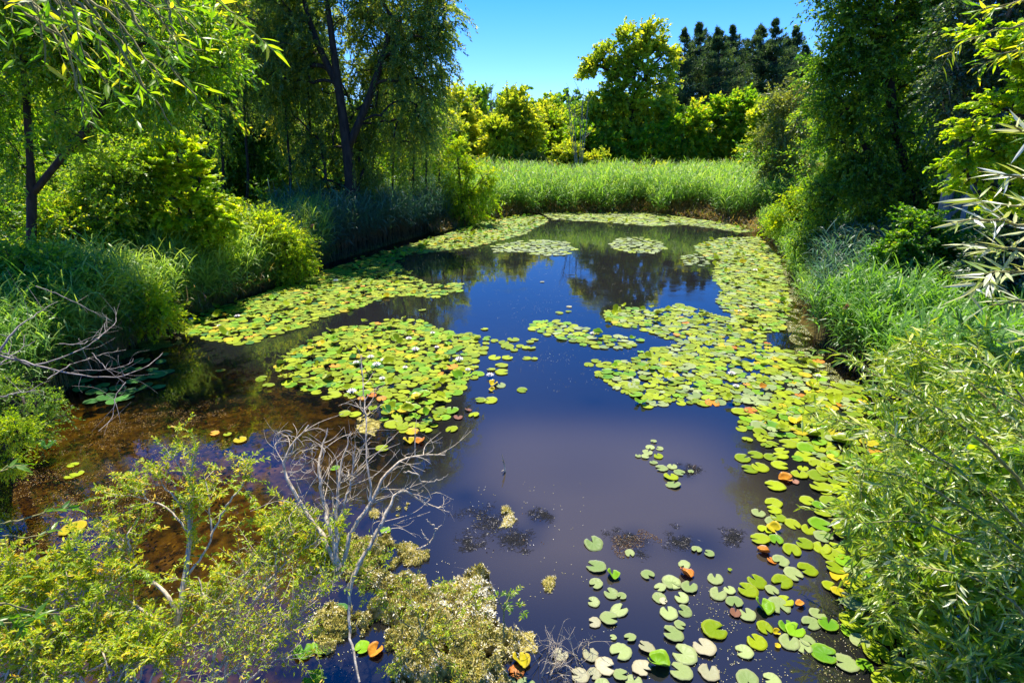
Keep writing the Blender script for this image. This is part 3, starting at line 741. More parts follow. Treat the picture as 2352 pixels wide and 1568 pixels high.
# ================================================================== REEDS
def reed_bed(name, label, base_xy, h, mat, seed, leafL=.5, leafW=.022, nleaf=7, lean=.25, tb=.6, stem_r=.005, plume=0):
    """every reed: a jointed stem with long arching leaves up its length"""
    rng = np.random.default_rng(seed)
    n = len(base_xy)
    z0 = ground_z(base_xy[:, 0], base_xy[:, 1])
    B = np.column_stack([base_xy, np.maximum(z0, -.3)])
    Hh = h * rng.uniform(.72, 1.12, n) * (.66 + .42 * vnoise(base_xy[:, 0], base_xy[:, 1], 1.4, seed) + .26 * vnoise(base_xy[:, 0], base_xy[:, 1], 4.0, seed + 1))
    ld = rng.normal(size=(n, 2)) * lean * .5 + np.array([.10, -.05]) * lean
    q = np.array([0, .35, .7, 1.])
    P = np.zeros((n, 4, 3))
    P[..., :2] = B[:, None, :2] + ld[:, None, :] * (q ** 1.6)[None, :, None] * Hh[:, None, None]
    P[..., 2] = B[:, 2, None] + q * Hh[:, None]
    mb = MB()
    tubes(mb, P, np.broadcast_to(stem_r * np.array([1, .9, .7, .3]), (n, 4)), 3, np.broadcast_to(np.array([.0, .12, .4, .6]), (n, 4)))
    # leaves: strips of 4 segments
    K = n * nleaf
    t0 = rng.uniform(.22, .97, K) ** .8
    own = np.repeat(np.arange(n), nleaf)
    p0 = B[own].copy()
    p0[:, :2] += ld[own] * (t0 ** 1.6)[:, None] * Hh[own][:, None]
    p0[:, 2] += t0 * Hh[own]
    az = rng.uniform(0, 2 * pi, K)
    o = np.stack([np.cos(az), np.sin(az), 0 * az], -1)
    Ll = leafL * rng.uniform(.6, 1.25, K) * (1.1 - .4 * np.abs(t0 - .6))
    rise = rng.uniform(.5, 1.1, K) * (.6 + .7 * t0); fall = rng.uniform(.2, .95, K)
    s = np.array([0, .3, .6, .85, 1.0])
    wd = np.array([.5, 1, .85, .45, 0.02])
    C = p0[:, None] + o[:, None] * (Ll[:, None] * s * .75)[..., None]
    C[..., 2] += Ll[:, None] * (rise[:, None] * s - fall[:, None] * s ** 2.2)
    side = np.stack([-o[:, 1], o[:, 0], 0 * az], -1)
    side = unit(side + np.array([0, 0, 1]) * rng.normal(0, .5, K)[:, None])
    W = leafW * rng.uniform(.7, 1.2, K)
    Lf = C - side[:, None] * (W[:, None] * wd * .5)[..., None]; Rt = C + side[:, None] * (W[:, None] * wd * .5)[..., None]
    V = np.stack([Lf, Rt], 2).reshape(-1, 3)
    b = (np.arange(K) * 10)[:, None] + np.arange(4)[None] * 2
    F = np.stack([b, b + 1, b + 3, b + 2], -1).reshape(-1, 4)
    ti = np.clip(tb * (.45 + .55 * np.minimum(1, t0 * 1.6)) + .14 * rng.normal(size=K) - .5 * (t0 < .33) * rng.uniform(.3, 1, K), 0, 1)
    mb.add(V, F, np.repeat(ti, 10))
    o_ = mb.obj(name, mat)
    tag(o_, label, "reeds", kind='stuff')
    return o_
def scatter(poly, n, seed, dmin=None, dmax=None):
    rng = np.random.default_rng(seed)
    P = np.array(poly, float)
    x0, y0 = P.min(0); x1, y1 = P.max(0)
    out_ = []
    tot = 0
    while tot < n:
        q = rng.uniform((x0, y0), (x1, y1), (n * 3, 2))
        ins = np.zeros(len(q), bool)
        for i in range(len(P)):
            a, b = P[i], P[(i + 1) % len(P)]
            ins ^= ((a[1] > q[:, 1]) != (b[1] > q[:, 1])) & (q[:, 0] < (b[0] - a[0]) * (q[:, 1] - a[1]) / (b[1] - a[1] + 1e-9) + a[0])
        q = q[ins]
        d = sdist(q[:, 0], q[:, 1])
        k = np.ones(len(q), bool)
        if dmin is not None: k &= d > dmin
        if dmax is not None: k &= d < dmax
        q = q[k]
        if len(q) == 0: break
        out_.append(q); tot += len(q)
    return np.concatenate(out_)[:n]
def ragged(q, a):
    return q[sdist(q[:, 0], q[:, 1]) > .25 - a * 1.5 * vnoise(q[:, 0], q[:, 1], 1.1, 77) ** 1.5]
def GP(*pts): return [tuple(G(x, y)[:2]) for x, y in pts]
far_poly = [(-6, 29), (1, 33), (9, 33), (15, 30), (17, 36), (19, 50), (-3, 51), (-3, 38)]
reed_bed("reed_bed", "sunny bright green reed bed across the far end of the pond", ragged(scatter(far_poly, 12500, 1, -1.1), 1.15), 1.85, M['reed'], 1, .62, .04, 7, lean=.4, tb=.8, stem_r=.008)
reed_bed("dry_reed_stems", "brown dead reed stubble along the front of the far reed bed", scatter([(-4, 28), (15, 28), (15, 40), (-4, 40)], 2000, 21, -.7, .4), .5, M['reed'], 21, .4, .03, 3, tb=.02, lean=.6)
# left bank: shaded blue-green reeds under the willow, then sunlit ones nearer
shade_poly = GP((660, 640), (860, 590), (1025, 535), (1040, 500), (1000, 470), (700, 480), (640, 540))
reed_bed("shaded_reeds", "blue-green reeds standing in the shade under the big willow", scatter(shade_poly, 4200, 2, -.1, 4), 2.0, M['reed_shaded'], 2, .6, .03, 6, tb=.5, stem_r=.006)
reed_bed("reed_seed_heads", "thin tan seed stalks standing above the far reeds", scatter(far_poly, 700, 41, .5), 2.25, M['reed'], 41, .3, .05, 3, tb=.12, stem_r=.012)
near_left = GP((200, 870), (330, 790), (430, 735), (560, 690), (700, 640), (760, 600), (700, 520), (300, 600), (100, 700), (60, 800))
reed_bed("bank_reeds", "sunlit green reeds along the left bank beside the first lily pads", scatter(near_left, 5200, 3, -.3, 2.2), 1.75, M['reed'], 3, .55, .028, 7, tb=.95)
reed_bed("dry_reed_stems", "pale dead reed stems leaning at the left waterline", scatter(near_left, 1100, 31, -.35, .3), .75, M['reed'], 31, .35, .02, 2, lean=1.1, tb=.1)
dark_left = GP((-200, 1060), (0, 1000), (80, 960), (250, 830), (330, 790), (250, 640), (-100, 700), (-300, 900))
reed_bed("bank_reeds", "dark green reeds and grasses behind the dead branches at the left edge", scatter(dark_left, 2600, 4, 0, 3.0), 1.5, M['reed'], 4, .5, .025, 7, tb=.75)
# right bank
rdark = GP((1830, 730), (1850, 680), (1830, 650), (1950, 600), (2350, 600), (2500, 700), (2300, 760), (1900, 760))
reed_bed("shaded_reeds", "dark teal reeds in the shade below the right-hand trees", scatter(rdark, 2600, 5, .1, 6), 1.5, M['reed_shaded'], 5, .55, .028, 7, tb=.45)
rb = GP((1850, 790), (1880, 800), (1960, 860), (2040, 940), (2130, 1050), (2300, 1260), (2700, 1260), (2700, 800), (2350, 740), (1950, 740))
reed_bed("bank_reeds", "bright fresh green reeds crowding the right bank in front of the shade", scatter(rb, 3000, 6, -.15, 4.5), 1.35, M['reed'], 6, .5, .035, 8, tb=.55)
reed_bed("edge_grass", "yellow-green sedge and grass at the right waterline near the far corner", scatter(GP((1700, 530), (1790, 520), (1840, 560), (1880, 640), (1900, 720), (1850, 740), (1800, 640)), 1500, 7, -.25, 1.2), .8, M['reed'], 7, .4, .02, 6, tb=.75)
# plumes: the few seed heads that can be told apart
def plume(lab, x, y, Y, col):
    p = at(x, y, Y); gzv = gz(p[0], p[1])
    base = np.array([p[0], p[1], gzv]); hgt = p[2] - gzv
    root = empty("reed_plume", base, lab, "reed plume", None)
    a = MB(); tube(a, [[0, 0, 0], [.03, 0, hgt * .6], [0, 0, hgt]], [.006, .005, .003], 8, 4); a.obj('stem', M['reed'], root)
    rng = np.random.default_rng(int(x)); n = 160
    b = MB(); q = rng.uniform(0, 1, n)
    P = np.column_stack([.05 * q + rng.normal(0, .018, n), rng.normal(0, .018, n), hgt - .05 + .22 * q - .12 * q * q])
    leaves(b, P, polyrs(rng, n) * .6 + np.array([.6, 0, .5]), polyrs(rng, n), .045, .018, rng.uniform(0, 1, n)); b.obj('seed_head', col, root)
M['plume'] = leafmat("plume", [(0, (.22, .10, .05)), (1, (.55, .32, .16))], 1.2, .3)
plume("tan reed plume above the shaded reeds, left of the pair", 698, 527, 19, M['plume'])
plume("tan reed plume above the shaded reeds, right of the pair", 715, 520, 19.3, M['plume'])
plume("single tan seed head in the dark reeds of the right bank", 1942, 705, 11.2, M['plume'])

# ================================================================== LILY PADS
def padmat(name, c1, c2, edge, gloss=.10):
    m, t, out = newmat(name)
    oi = N_(t, "ShaderNodeObjectInfo")
    a = N_(t, "ShaderNodeAttribute", attribute_name="tint")      # radius from the leaf base; the merged pads carry their own shade in "shade"
    sh = N_(t, "ShaderNodeAttribute", attribute_name="shade")
    ad = N_(t, "ShaderNodeMath", operation='ADD'); t.links.new(oi.outputs['Random'], ad.inputs[0]); t.links.new(sh.outputs['Fac'], ad.inputs[1])
    frc = N_(t, "ShaderNodeMath", operation='FRACT'); t.links.new(ad.outputs[0], frc.inputs[0])
    base = ramp(t, [(0, c1), (.6, c2), (1, tuple(min(1, x * 1.25) for x in c2))], frc.outputs[0])
    tc = N_(t, "ShaderNodeTexCoord")
    nz = N_(t, "ShaderNodeTexNoise"); nz.inputs['Scale'].default_value = 26; nz.inputs['Detail'].default_value = 4
    t.links.new(tc.outputs['Object'], nz.inputs[0])
    mxn = N_(t, "ShaderNodeMix", data_type='RGBA', blend_type='MULTIPLY'); mxn.inputs[0].default_value = .55
    t.links.new(base, mxn.inputs[6]); t.links.new(ramp(t, [(.24, (.35, .20, .12)), (.34, (.7, .68, .5)), (.6, (1, 1, 1))], nz.outputs[0]), mxn.inputs[7])
    e = N_(t, "ShaderNodeMix", data_type='RGBA')
    pw = N_(t, "ShaderNodeMath", operation='POWER'); pw.inputs[1].default_value = 7
    t.links.new(a.outputs['Fac'], pw.inputs[0])
    sc_ = N_(t, "ShaderNodeMath", operation='MULTIPLY'); sc_.inputs[1].default_value = .55; t.links.new(pw.outputs[0], sc_.inputs[0])
    t.links.new(sc_.outputs[0], e.inputs[0]); t.links.new(mxn.outputs[2], e.inputs[6]); e.inputs[7].default_value = (*edge, 1)
    d = N_(t, "ShaderNodeBsdfDiffuse"); t.links.new(e.outputs[2], d.inputs[0])
    tr = N_(t, "ShaderNodeBsdfTranslucent"); t.links.new(e.outputs[2], tr.inputs[0])
    mx = N_(t, "ShaderNodeMixShader"); mx.inputs[0].default_value = .25
    t.links.new(d.outputs[0], mx.inputs[1]); t.links.new(tr.outputs[0], mx.inputs[2])
    g = N_(t, "ShaderNodeBsdfGlossy"); g.inputs['Roughness'].default_value = .38
    lw = N_(t, "ShaderNodeFresnel"); lw.inputs['IOR'].default_value = 1.25
    lwm = N_(t, "ShaderNodeMath", operation='MULTIPLY'); lwm.inputs[1].default_value = .5; t.links.new(lw.outputs[0], lwm.inputs[0])
    mg = N_(t, "ShaderNodeMixShader"); t.links.new(lwm.outputs[0], mg.inputs[0])
    t.links.new(mx.outputs[0], mg.inputs[1]); t.links.new(g.outputs[0], mg.inputs[2]); t.links.new(mg.outputs[0], out.inputs[0])
    return m
PM = {
 'green': padmat("green_pad", (.15, .25, .006), (.28, .36, .008), (.34, .36, .02)),
 'bright': padmat("bright_green_pad", (.08, .24, .008), (.17, .35, .010), (.30, .42, .03)),
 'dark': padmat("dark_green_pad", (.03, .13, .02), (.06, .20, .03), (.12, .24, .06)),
 'pale': padmat("pale_grey_green_pad", (.18, .27, .08), (.29, .36, .13), (.36, .36, .18)),
 'cream': padmat("cream_pad", (.30, .31, .17), (.42, .40, .25), (.40, .32, .18)),
 'yellow': padmat("yellow_pad", (.40, .36, .01), (.52, .42, .015), (.55, .36, .03)),
 'orange': padmat("orange_dying_pad", (.50, .16, .02), (.62, .28, .03), (.30, .09, .03)),
 'brown': padmat("brown_dead_pad", (.20, .09, .05), (.32, .16, .10), (.14, .06, .04)),
}
def pad_geo(rng, na=30, nr=4, curl=0.0, notch=.30, rag=.02, fold=0.0):
    """unit-radius floating leaf with a V notch towards +X, base of the notch near its centre"""
    gap = notch * rng.uniform(.6, 1.3)
    th = np.linspace(gap, 2 * pi - gap, na)
    lobe = 1 - .10 * np.exp(-((th - gap) / .18) ** 2) - .10 * np.exp(-((2 * pi - gap - th) / .18) ** 2)
    edge = lobe * (1 + rag * rng.normal(size=na) + .035 * np.sin(th * 2 + rng.uniform(0, 6)) + .02 * np.sin(th * 5 + rng.uniform(0, 6)))
    rr = np.linspace(0, 1, nr + 1)[1:]
    V = [np.array([[.12, 0, 0]])]
    for r in rr:
        x = .12 * (1 - r) + edge * r * np.cos(th); y = edge * r * np.sin(th)
        vein = .018 * np.cos(th * 9) * r
        z = .02 * r * r + vein + curl * np.maximum(0, r - .55) ** 1.3 * (1 + .5 * np.sin(th * 3 + 1)) + .012 * rng.normal()
        z = z + fold * np.abs(y) ** 1.2
        V.append(np.column_stack([x, y, z]))
    V = np.concatenate(V)
    F3 = [(0, 1 + i, 2 + i) for i in range(na - 1)]
    F4 = [(1 + (k * na) + i, 1 + (k + 1) * na + i, 1 + (k + 1) * na + i + 1, 1 + k * na + i + 1) for k in range(nr - 1) for i in range(na - 1)]
    tint = np.concatenate([[0], np.repeat(rr, na)])
    return V, np.array(F3), np.array(F4), tint
def pad_mesh(rng, mat, **kw):
    V, F3, F4, tint = pad_geo(rng, **kw)
    n = len(V)
    under = V - np.array([0, 0, .018])                  # real thickness: an underside and a rim
    b = MB()
    na = kw.get('na', 30); nr = kw.get('nr', 4)
    VV = np.concatenate([V, under]); tt = np.concatenate([tint, tint])
    b.add(VV, np.concatenate([F3, F3[:, ::-1] + n]), tt)
    q = np.concatenate([F4, F4[:, ::-1] + n])
    ring = [0] + [1 + k * na for k in range(nr)]
    per = [1 + (nr - 1) * na + i for i in range(na)]
    loop = [0] + [1 + k * na for k in range(nr)] + per[1:] + [1 + k * na + na - 1 for k in range(nr - 2, -1, -1)]
    rim = [(loop[i], loop[i] + n, loop[(i + 1) % len(loop)] + n, loop[(i + 1) % len(loop)]) for i in range(len(loop))]
    b.f.append(np.concatenate([q, np.array(rim)]).ravel()); b.n.append(np.full(len(q) + len(rim), 4)); b.mi.append(np.zeros(len(q) + len(rim), int))
    return b.mesh("lily_pad", mat, True)
rngp = np.random.default_rng(5)
PMESH = {}
for c in PM:
    PMESH[c] = [pad_mesh(rngp, PM[c], curl=(rngp.uniform(0, .16) if c not in ('bright',) else .25), rag=.035 if c in ('cream', 'brown', 'orange') else .018, fold=(.15 if c == 'brown' else 0)) for _ in range(10)]
PCURL = {c: [pad_mesh(rngp, PM[c], curl=.7, rag=.02, fold=.45) for _ in range(3)] for c in ('green', 'bright', 'yellow', 'orange', 'dark')}

pads = []       # (x, y, r, angle, colour, label, group, tilt, curled)
def addpad(px, py, rpx, col='pale', lab=None, grp=None, ang=None, curled=False, lift=0.0):
    p = G(px, py, .012)
    _, _, dep = proj(p)
    pads.append([p[0], p[1], rpx * float(dep) / FOC, ang, col, lab, grp, curled, lift])
def Z(x0, y0, s): return lambda x, y: ((x0 + x / s) * .9408, (y0 + y / s) * .9408)
Z4 = Z(800, 1060, 2.583); Z5 = Z(1600, 1060, 2.583); Z3 = Z(0, 1060, 2.583); Z1 = Z(825, 500, 2.767); Z0 = Z(0, 550, 2.767)
def many(z, s, lst, col, lab, grp, **k):
    for e in lst:
        x, y = z(e[0], e[1]); c = e[3] if len(e) > 3 and e[3] else col; l = e[4] if len(e) > 4 else lab.get(c, None) if isinstance(lab, dict) else lab
        own = len(e) > 4
        addpad(x, y, e[2] / s * .9408, c, l, None if own else grp, curled=(e[5] if len(e) > 5 else False))
S4 = 2.583
g_cr = "pale pads floating in the bottom right of the open water"
lab_cr = {'pale': "pale grey-green lily pad in the loose cluster on dark water, bottom right", 'cream': "cream faded lily pad in the loose cluster on dark water, bottom right",
          'bright': "bright green lily pad among the pale ones, bottom right", 'green': "yellow-green lily pad among the pale ones, bottom right"}
many(Z4, S4, [
 (1678, 688, 64, 'pale', "large pale lily pad alone left of the brown weed patch, topmost of its column"), (1692, 832, 64, 'pale', "large pale lily pad second from the top of the left column, bottom right"),
 (1797, 888, 42, 'bright', "small bright curled lily pad right of the second large pale one", True), (1692, 942, 45), (1787, 1002, 48), (1853, 1020, 30), (1677, 1057, 40, 'pale', "small round pale pad standing alone at the left of its column"),
 (1838, 1108, 57), (1775, 1158, 60), (1683, 1185, 42, 'cream'), (1800, 1278, 22), (1907, 1280, 38), (1848, 1368, 70), (2010, 1340, 54, 'cream', "ragged crumpled cream pad at the middle of the bottom edge cluster", True),
 (1657, 1390, 52, 'cream', "tan-orange round lily pad near the bottom edge beside the twiggy weeds"), (1468, 1388, 50, 'cream', "round cream lily pad alone in the twiggy weeds near the bottom edge"), (1750, 1462, 64, 'cream'), (1680, 1508, 44, 'cream'),
 (1980, 1472, 62, 'cream'), (2083, 1445, 72, 'bright', "glossy bright green heart-shaped lily pad with raised rim, bottom edge", True), (1590, 1520, 58, 'cream'), (1848, 1515, 48), (1930, 1560, 55), (1730, 1580, 50), (1250, 1580, 60), (1140, 1572, 50),
 (1905, 748, 33, 'pale', "small pale lily pad floating on the brown weed patch"), (2018, 882, 45, 'pale', "pale lily pad with a trailing stem toward an orange leaf"), (2170, 935, 58)], 'pale', lab_cr, g_cr)
g_mid = "small cluster of pads in the middle of the open water"
many(Z4, S4, [(2055, 45, 19), (2033, 82, 29), (2093, 88, 24), (2017, 115, 31), (1958, 135, 20), (2003, 140, 26), (2085, 138, 30, 'green'), (2055, 176, 25), (2106, 213, 40), (2172, 203, 31), (2218, 240, 36), (2165, 268, 46, 'green'), (2178, 315, 47, 'pale', "pale pad with a brown edge at the lower end of the small mid-water cluster"), (2290, 235, 20, 'pale', "tiny pad set apart at the right of the small mid-water cluster")],
     'pale', {'pale': "pale pad in the small separate cluster in the middle of the open water", 'green': "yellow-green pad in the small separate cluster in the middle of the open water"}, g_mid)
many(Z5, S4, [(100, 932, 60), (30, 965, 38), (213, 963, 55), (25, 1030, 45), (165, 1032, 46), (50, 1050, 26, 'cream'), (85, 1125, 58), (185, 1115, 46), (155, 1200, 38), (110, 1255, 68), (185, 1388, 77), (160, 1492, 74), (310, 1342, 74, 'cream'),
 (370, 1232, 80, 'green', "largest rounded green pad with a wide notch, lower middle of the bottom right cluster"), (340, 1500, 66, 'cream'), (378, 910, 50, 'pale', "pale pad with a deep notch, alone just right of the orange leaf"), (395, 1005, 56), (468, 980, 38), (497, 1055, 54), (578, 1135, 56), (583, 983, 64, 'green'), (640, 930, 62, 'green'),
 (675, 1090, 64, 'bright', "bright green folded pad between pale ones, left of the floating seeds", True), (735, 980, 46), (800, 928, 66, 'green'), (820, 1050, 48, 'green'), (780, 1080, 72), (690, 1218, 52, 'green'), (560, 1370, 56), (640, 1310, 62, 'green'), (845, 1310, 64), (935, 1340, 52),
 (830, 1210, 52, 'bright'), (880, 1235, 62, 'bright'), (260, 725, 33, 'pale', "left pad of the pair floating alone between the weed patch and the right bank"), (340, 750, 33, 'pale', "right pad of the pair floating alone between the weed patch and the right bank"), (182, 822, 38, 'pale', "small pale pad directly above the orange leaf"),
 (190, 880, 44, 'orange', "orange dying lily leaf just below a small pale pad, bottom right", True), (505, 1125, 38, 'brown', "dark red-brown pad wedged between pale pads, bottom right"), (765, 1248, 24, 'yellow', "little golden curled leaf among the floating seeds, bottom right", True), (770, 1335, 20, 'yellow'),
 (580, 1545, 74), (735, 1545, 54), (1060, 1385, 78, 'bright'), (1200, 1440, 74), (980, 1190, 56), (1090, 1200, 62, 'bright'), (1020, 1130, 50), (960, 1300, 50), (915, 1075, 30, 'orange', "narrow orange folded leaf poking from the right-hand pads, lower right", True)],
     'pale', lab_cr, g_cr)
g_rb = "pads along the right bank beside the willow leaves"
lab_rb = {'green': "yellow-green lily pad at the left fringe of the right bank's pads", 'pale': "pale lily pad at the left fringe of the right bank's pads", 'bright': "bright green lily pad at the left fringe of the right bank's pads", 'orange': "orange dying leaf at the fringe of the right bank's pads"}
many(Z5, S4, [(550, 150, 50, 'green', "leftmost pad jutting from the right bank's fringe above the brown shallows"), (632, 128, 46), (595, 220, 50), (660, 210, 54), (725, 145, 44), (790, 135, 46), (785, 195, 52), (930, 213, 33), (910, 253, 52), (755, 325, 64, 'green', "yellow-green pad alone left of the orange leaf over the brown shallows"),
 (955, 418, 46), (745, 435, 54), (650, 495, 44, 'pale'), (748, 478, 46), (775, 525, 50), (745, 550, 52, 'pale'), (865, 565, 50), (690, 600, 46), (660, 660, 62), (760, 665, 46, 'bright'), (860, 730, 60), (790, 800, 52, 'pale'), (870, 880, 62, 'pale'), (960, 850, 62), (940, 690, 56), (965, 600, 46),
 (580, 32, 34), (670, 32, 32), (740, 60, 40), (700, 70, 34), (650, 10, 30), (820, 285, 42, 'orange', "vivid orange-red crumpled leaf left of the willow sprays, over the brown shallows", True), (880, 300, 26, 'brown', "small brown rotting leaf beside the vivid orange-red one"), (680, 740, 40, 'orange', "deep orange leaf half under the pad at the dark water corner of the right bank", True), (735, 795, 30, 'orange', "small rust-red leaf just below the deep orange one, right bank"), (745, 595, 42, 'yellow', "golden leaf tucked under a pad of the right bank fringe", True), (470, 855, 14)],
     'green', lab_rb, g_rb)
g_op = "single pads dotted over the open blue water"
many(Z1, 2.767, [
 (1245, 1250, 38, 'green', "single round green pad alone on blue water right of the middle patch"), (990, 838, 27, 'green', "single pad on blue water just above the middle patch's right corner"), (1495, 730, 27), (1558, 720, 21), (1562, 688, 20, 'cream'), (1380, 520, 15, 'cream', "tiny white pad alone in the bright blue reflection of the sky"),
 (165, 830, 34), (40, 833, 33), (570, 712, 27, 'green', "single pad in the dark water right above the middle patch"), (330, 778, 22), (385, 780, 30), (1000, 935, 26), (1058, 918, 28), (1120, 930, 37), (1185, 908, 43), (1145, 958, 47), (1190, 980, 29), (1230, 955, 29), (1270, 965, 30), (1305, 965, 35), (1330, 908, 26), (1298, 925, 29),
 (1275, 1035, 31), (1327, 1038, 25), (1105, 1085, 45), (1108, 1130, 48), (1058, 1030, 42), (1145, 1033, 37), (985, 1000, 31), (985, 970, 36, 'green'), (1035, 1110, 30), (1100, 1220, 36, 'pale', "pale pad touching two golden triangular leaves"), (1050, 1212, 32, 'yellow', "upper golden triangular leaf at the right corner of the middle patch", True),
 (1040, 1250, 22, 'yellow', "lower golden triangular leaf at the right corner of the middle patch", True), (1030, 1320, 48, 'green', "right one of two green pads touching below the golden leaves"), (965, 1318, 42, 'green', "left one of two green pads touching below the golden leaves"), (918, 1418, 40, 'green', "green pad with a reddish stem, alone at the lower right of the middle patch"),
 (768, 1515, 44, 'green', "round green pad alone just below the middle patch's right tip"), (812, 1435, 32, 'brown', "flat purple-brown pad beside the green pad with a reddish stem"), (880, 1385, 24, 'brown', "small crumpled brown leaf floating below the two touching green pads", True),
 (1695, 1080, 33), (1745, 1055, 34), (1840, 945, 33), (2160, 710, 19), (1893, 693, 19), (2340, 688, 19), (230, 1285, 34, 'orange', "left orange leaf in the gap at the lower edge of the middle patch"), (295, 1310, 34, 'orange', "right orange leaf in the gap at the lower edge of the middle patch"), (160, 1308, 28, 'orange'), (45, 1412, 44), (115, 1415, 42), (235, 1372, 32), (500, 1530, 50, 'yellow'), (525, 1528, 26, 'orange')],
     'green', {'green': "yellow-green pad scattered on open water beside the middle patch", 'cream': "cream speck of a pad on the open blue water", 'orange': "orange leaf in the lower edge of the middle patch", 'yellow': "yellowed pad at the bottom tip of the middle patch"}, g_op)
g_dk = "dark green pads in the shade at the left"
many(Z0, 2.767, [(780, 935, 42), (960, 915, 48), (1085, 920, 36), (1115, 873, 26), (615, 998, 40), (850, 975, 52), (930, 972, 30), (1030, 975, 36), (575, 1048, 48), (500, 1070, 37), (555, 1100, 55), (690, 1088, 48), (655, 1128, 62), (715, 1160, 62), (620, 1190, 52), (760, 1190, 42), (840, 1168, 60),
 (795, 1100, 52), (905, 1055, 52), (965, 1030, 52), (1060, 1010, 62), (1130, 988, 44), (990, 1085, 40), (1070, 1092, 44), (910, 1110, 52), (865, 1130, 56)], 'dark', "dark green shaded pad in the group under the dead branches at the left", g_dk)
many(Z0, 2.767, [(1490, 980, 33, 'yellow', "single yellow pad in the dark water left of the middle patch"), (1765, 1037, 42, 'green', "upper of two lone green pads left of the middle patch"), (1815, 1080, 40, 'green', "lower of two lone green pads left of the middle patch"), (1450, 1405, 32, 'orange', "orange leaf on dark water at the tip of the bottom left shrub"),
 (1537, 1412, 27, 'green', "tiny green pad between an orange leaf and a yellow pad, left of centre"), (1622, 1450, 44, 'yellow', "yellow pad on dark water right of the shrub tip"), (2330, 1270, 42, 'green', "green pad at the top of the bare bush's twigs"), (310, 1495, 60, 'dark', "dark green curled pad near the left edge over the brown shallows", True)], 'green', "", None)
many(Z3, S4, [(460, 192, 34, 'green', "small green pad above the notched pair over the brown weeds, left"), (450, 262, 40, 'green', "left half of the overlapping pad pair over the brown weeds"), (488, 248, 40, 'green', "right half of the overlapping pad pair over the brown weeds"), (460, 590, 78, 'yellow', "large tilted yellow-green pad near the left edge between the shrubs"), (2113, 215, 28, 'bright', "bright green little pad seen through the bare bush's twigs"),
 (2145, 1098, 48, 'dark', "dark green ribbed pad resting on the algae at the bottom middle"), (1915, 1370, 66, 'bright', "left of two big ribbed green pads at the bottom, by the algae's left edge"), (2035, 1335, 70, 'bright', "right of two big ribbed green pads at the bottom, by the algae's left edge"), (1975, 1535, 66, 'bright', "bright green pad cut by the bottom edge left of the algae"), (2285, 1345, 50, 'bright')],
     'green', {'bright': "bright green pad beside a yellow folded leaf on the algae, bottom middle"}, None)
many(Z4, S4, [(345, 88, 44, 'green', "green pad with a deep notch right of the bare bush's thin upright twig"), (365, 607, 34, 'bright', "bright oval pad hanging by the bare bush's right-hand branch"), (510, 45, 36, 'yellow', "yellow folded leaf just below the middle patch's bottom tip", True), (585, 48, 34, 'orange', "orange folded leaf just below the middle patch's bottom tip", True),
 (300, 1365, 50, 'orange', "yellow-orange pointed leaf on the algae at the bottom middle", True), (1215, 1432, 60, 'yellow', "bright yellow leaf floating at the right edge of the algae mat", True), (1190, 1500, 50, 'orange', "rusty orange leaf below the bright yellow one at the algae's edge")], 'green', "", None)

hand = len(pads)
# ---- dense patches, filled with pads that jostle but hardly overlap
occ = {}
CELL = .35
def ok_place(x, y, r, k):
    cx, cy_ = int(math.floor(x / CELL)), int(math.floor(y / CELL))
    for i in (-1, 0, 1):
        for j in (-1, 0, 1):
            for (a, b, c) in occ.get((cx + i, cy_ + j), ()):
                if (a - x) ** 2 + (b - y) ** 2 < (k * (r + c)) ** 2: return False
    return True
def put(x, y, r): occ.setdefault((int(math.floor(x / CELL)), int(math.floor(y / CELL))), []).append((x, y, r))
for p in pads: put(p[0], p[1], p[2])
def patch(poly_px, dens, rmean, cols, labs, grp, seed, k=.78, curl=.06, edge_sparse=0, tries=9):
    rng = np.random.default_rng(seed)
    P = np.array([G(*q)[:2] for q in poly_px])
    x0, y0 = P.min(0); x1, y1 = P.max(0)
    n = int((x1 - x0) * (y1 - y0) * tries * dens / (rmean * 2) ** 2)
    q = rng.uniform((x0, y0), (x1, y1), (n, 2))
    ins = np.zeros(n, bool)
    for i in range(len(P)):
        a, b = P[i], P[(i + 1) % len(P)]
        ins ^= ((a[1] > q[:, 1]) != (b[1] > q[:, 1])) & (q[:, 0] < (b[0] - a[0]) * (q[:, 1] - a[1]) / (b[1] - a[1] + 1e-9) + a[0])
    q = q[ins]
    gate = vnoise(q[:, 0], q[:, 1], .55, seed) * .6 + vnoise(q[:, 0], q[:, 1], 1.6, seed + 3) * .4
    names = list(cols); w = np.array([cols[c] for c in names], float); w /= w.sum()
    for (x, y), g_ in zip(q, gate):
        if g_ < edge_sparse: continue
        r = rmean * rng.uniform(.58, 1.28)
        if ok_place(x, y, r, k):
            put(x, y, r)
            c = names[rng.choice(len(names), p=w)]
            cu = rng.uniform() < curl and c in PCURL
            pads.append([x, y, r * (.9 if cu else 1), None, c, labs % {'green': 'yellow-green', 'bright': 'fresh green', 'pale': 'pale green', 'dark': 'dark green', 'cream': 'cream', 'yellow': 'yellow', 'orange': 'orange', 'brown': 'brown'}[c], grp, cu, rng.uniform(.0, .10) if cu else 0])
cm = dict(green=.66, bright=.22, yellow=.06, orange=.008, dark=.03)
patch([(630, 850), (665, 812), (720, 778), (760, 760), (850, 742), (905, 738), (965, 735), (1010, 757), (1050, 770), (1095, 765), (1100, 800), (1095, 840), (1075, 880), (1050, 905), (1035, 925), (1005, 935), (1045, 945), (1010, 985), (985, 990), (950, 1000), (910, 985), (875, 970), (880, 935), (860, 905), (800, 915), (750, 918), (700, 898), (655, 882)],
      1, .115, cm, "%s lily pad packed in the big middle patch left of the blue water", "pads of the middle patch", 1, .60, .14)
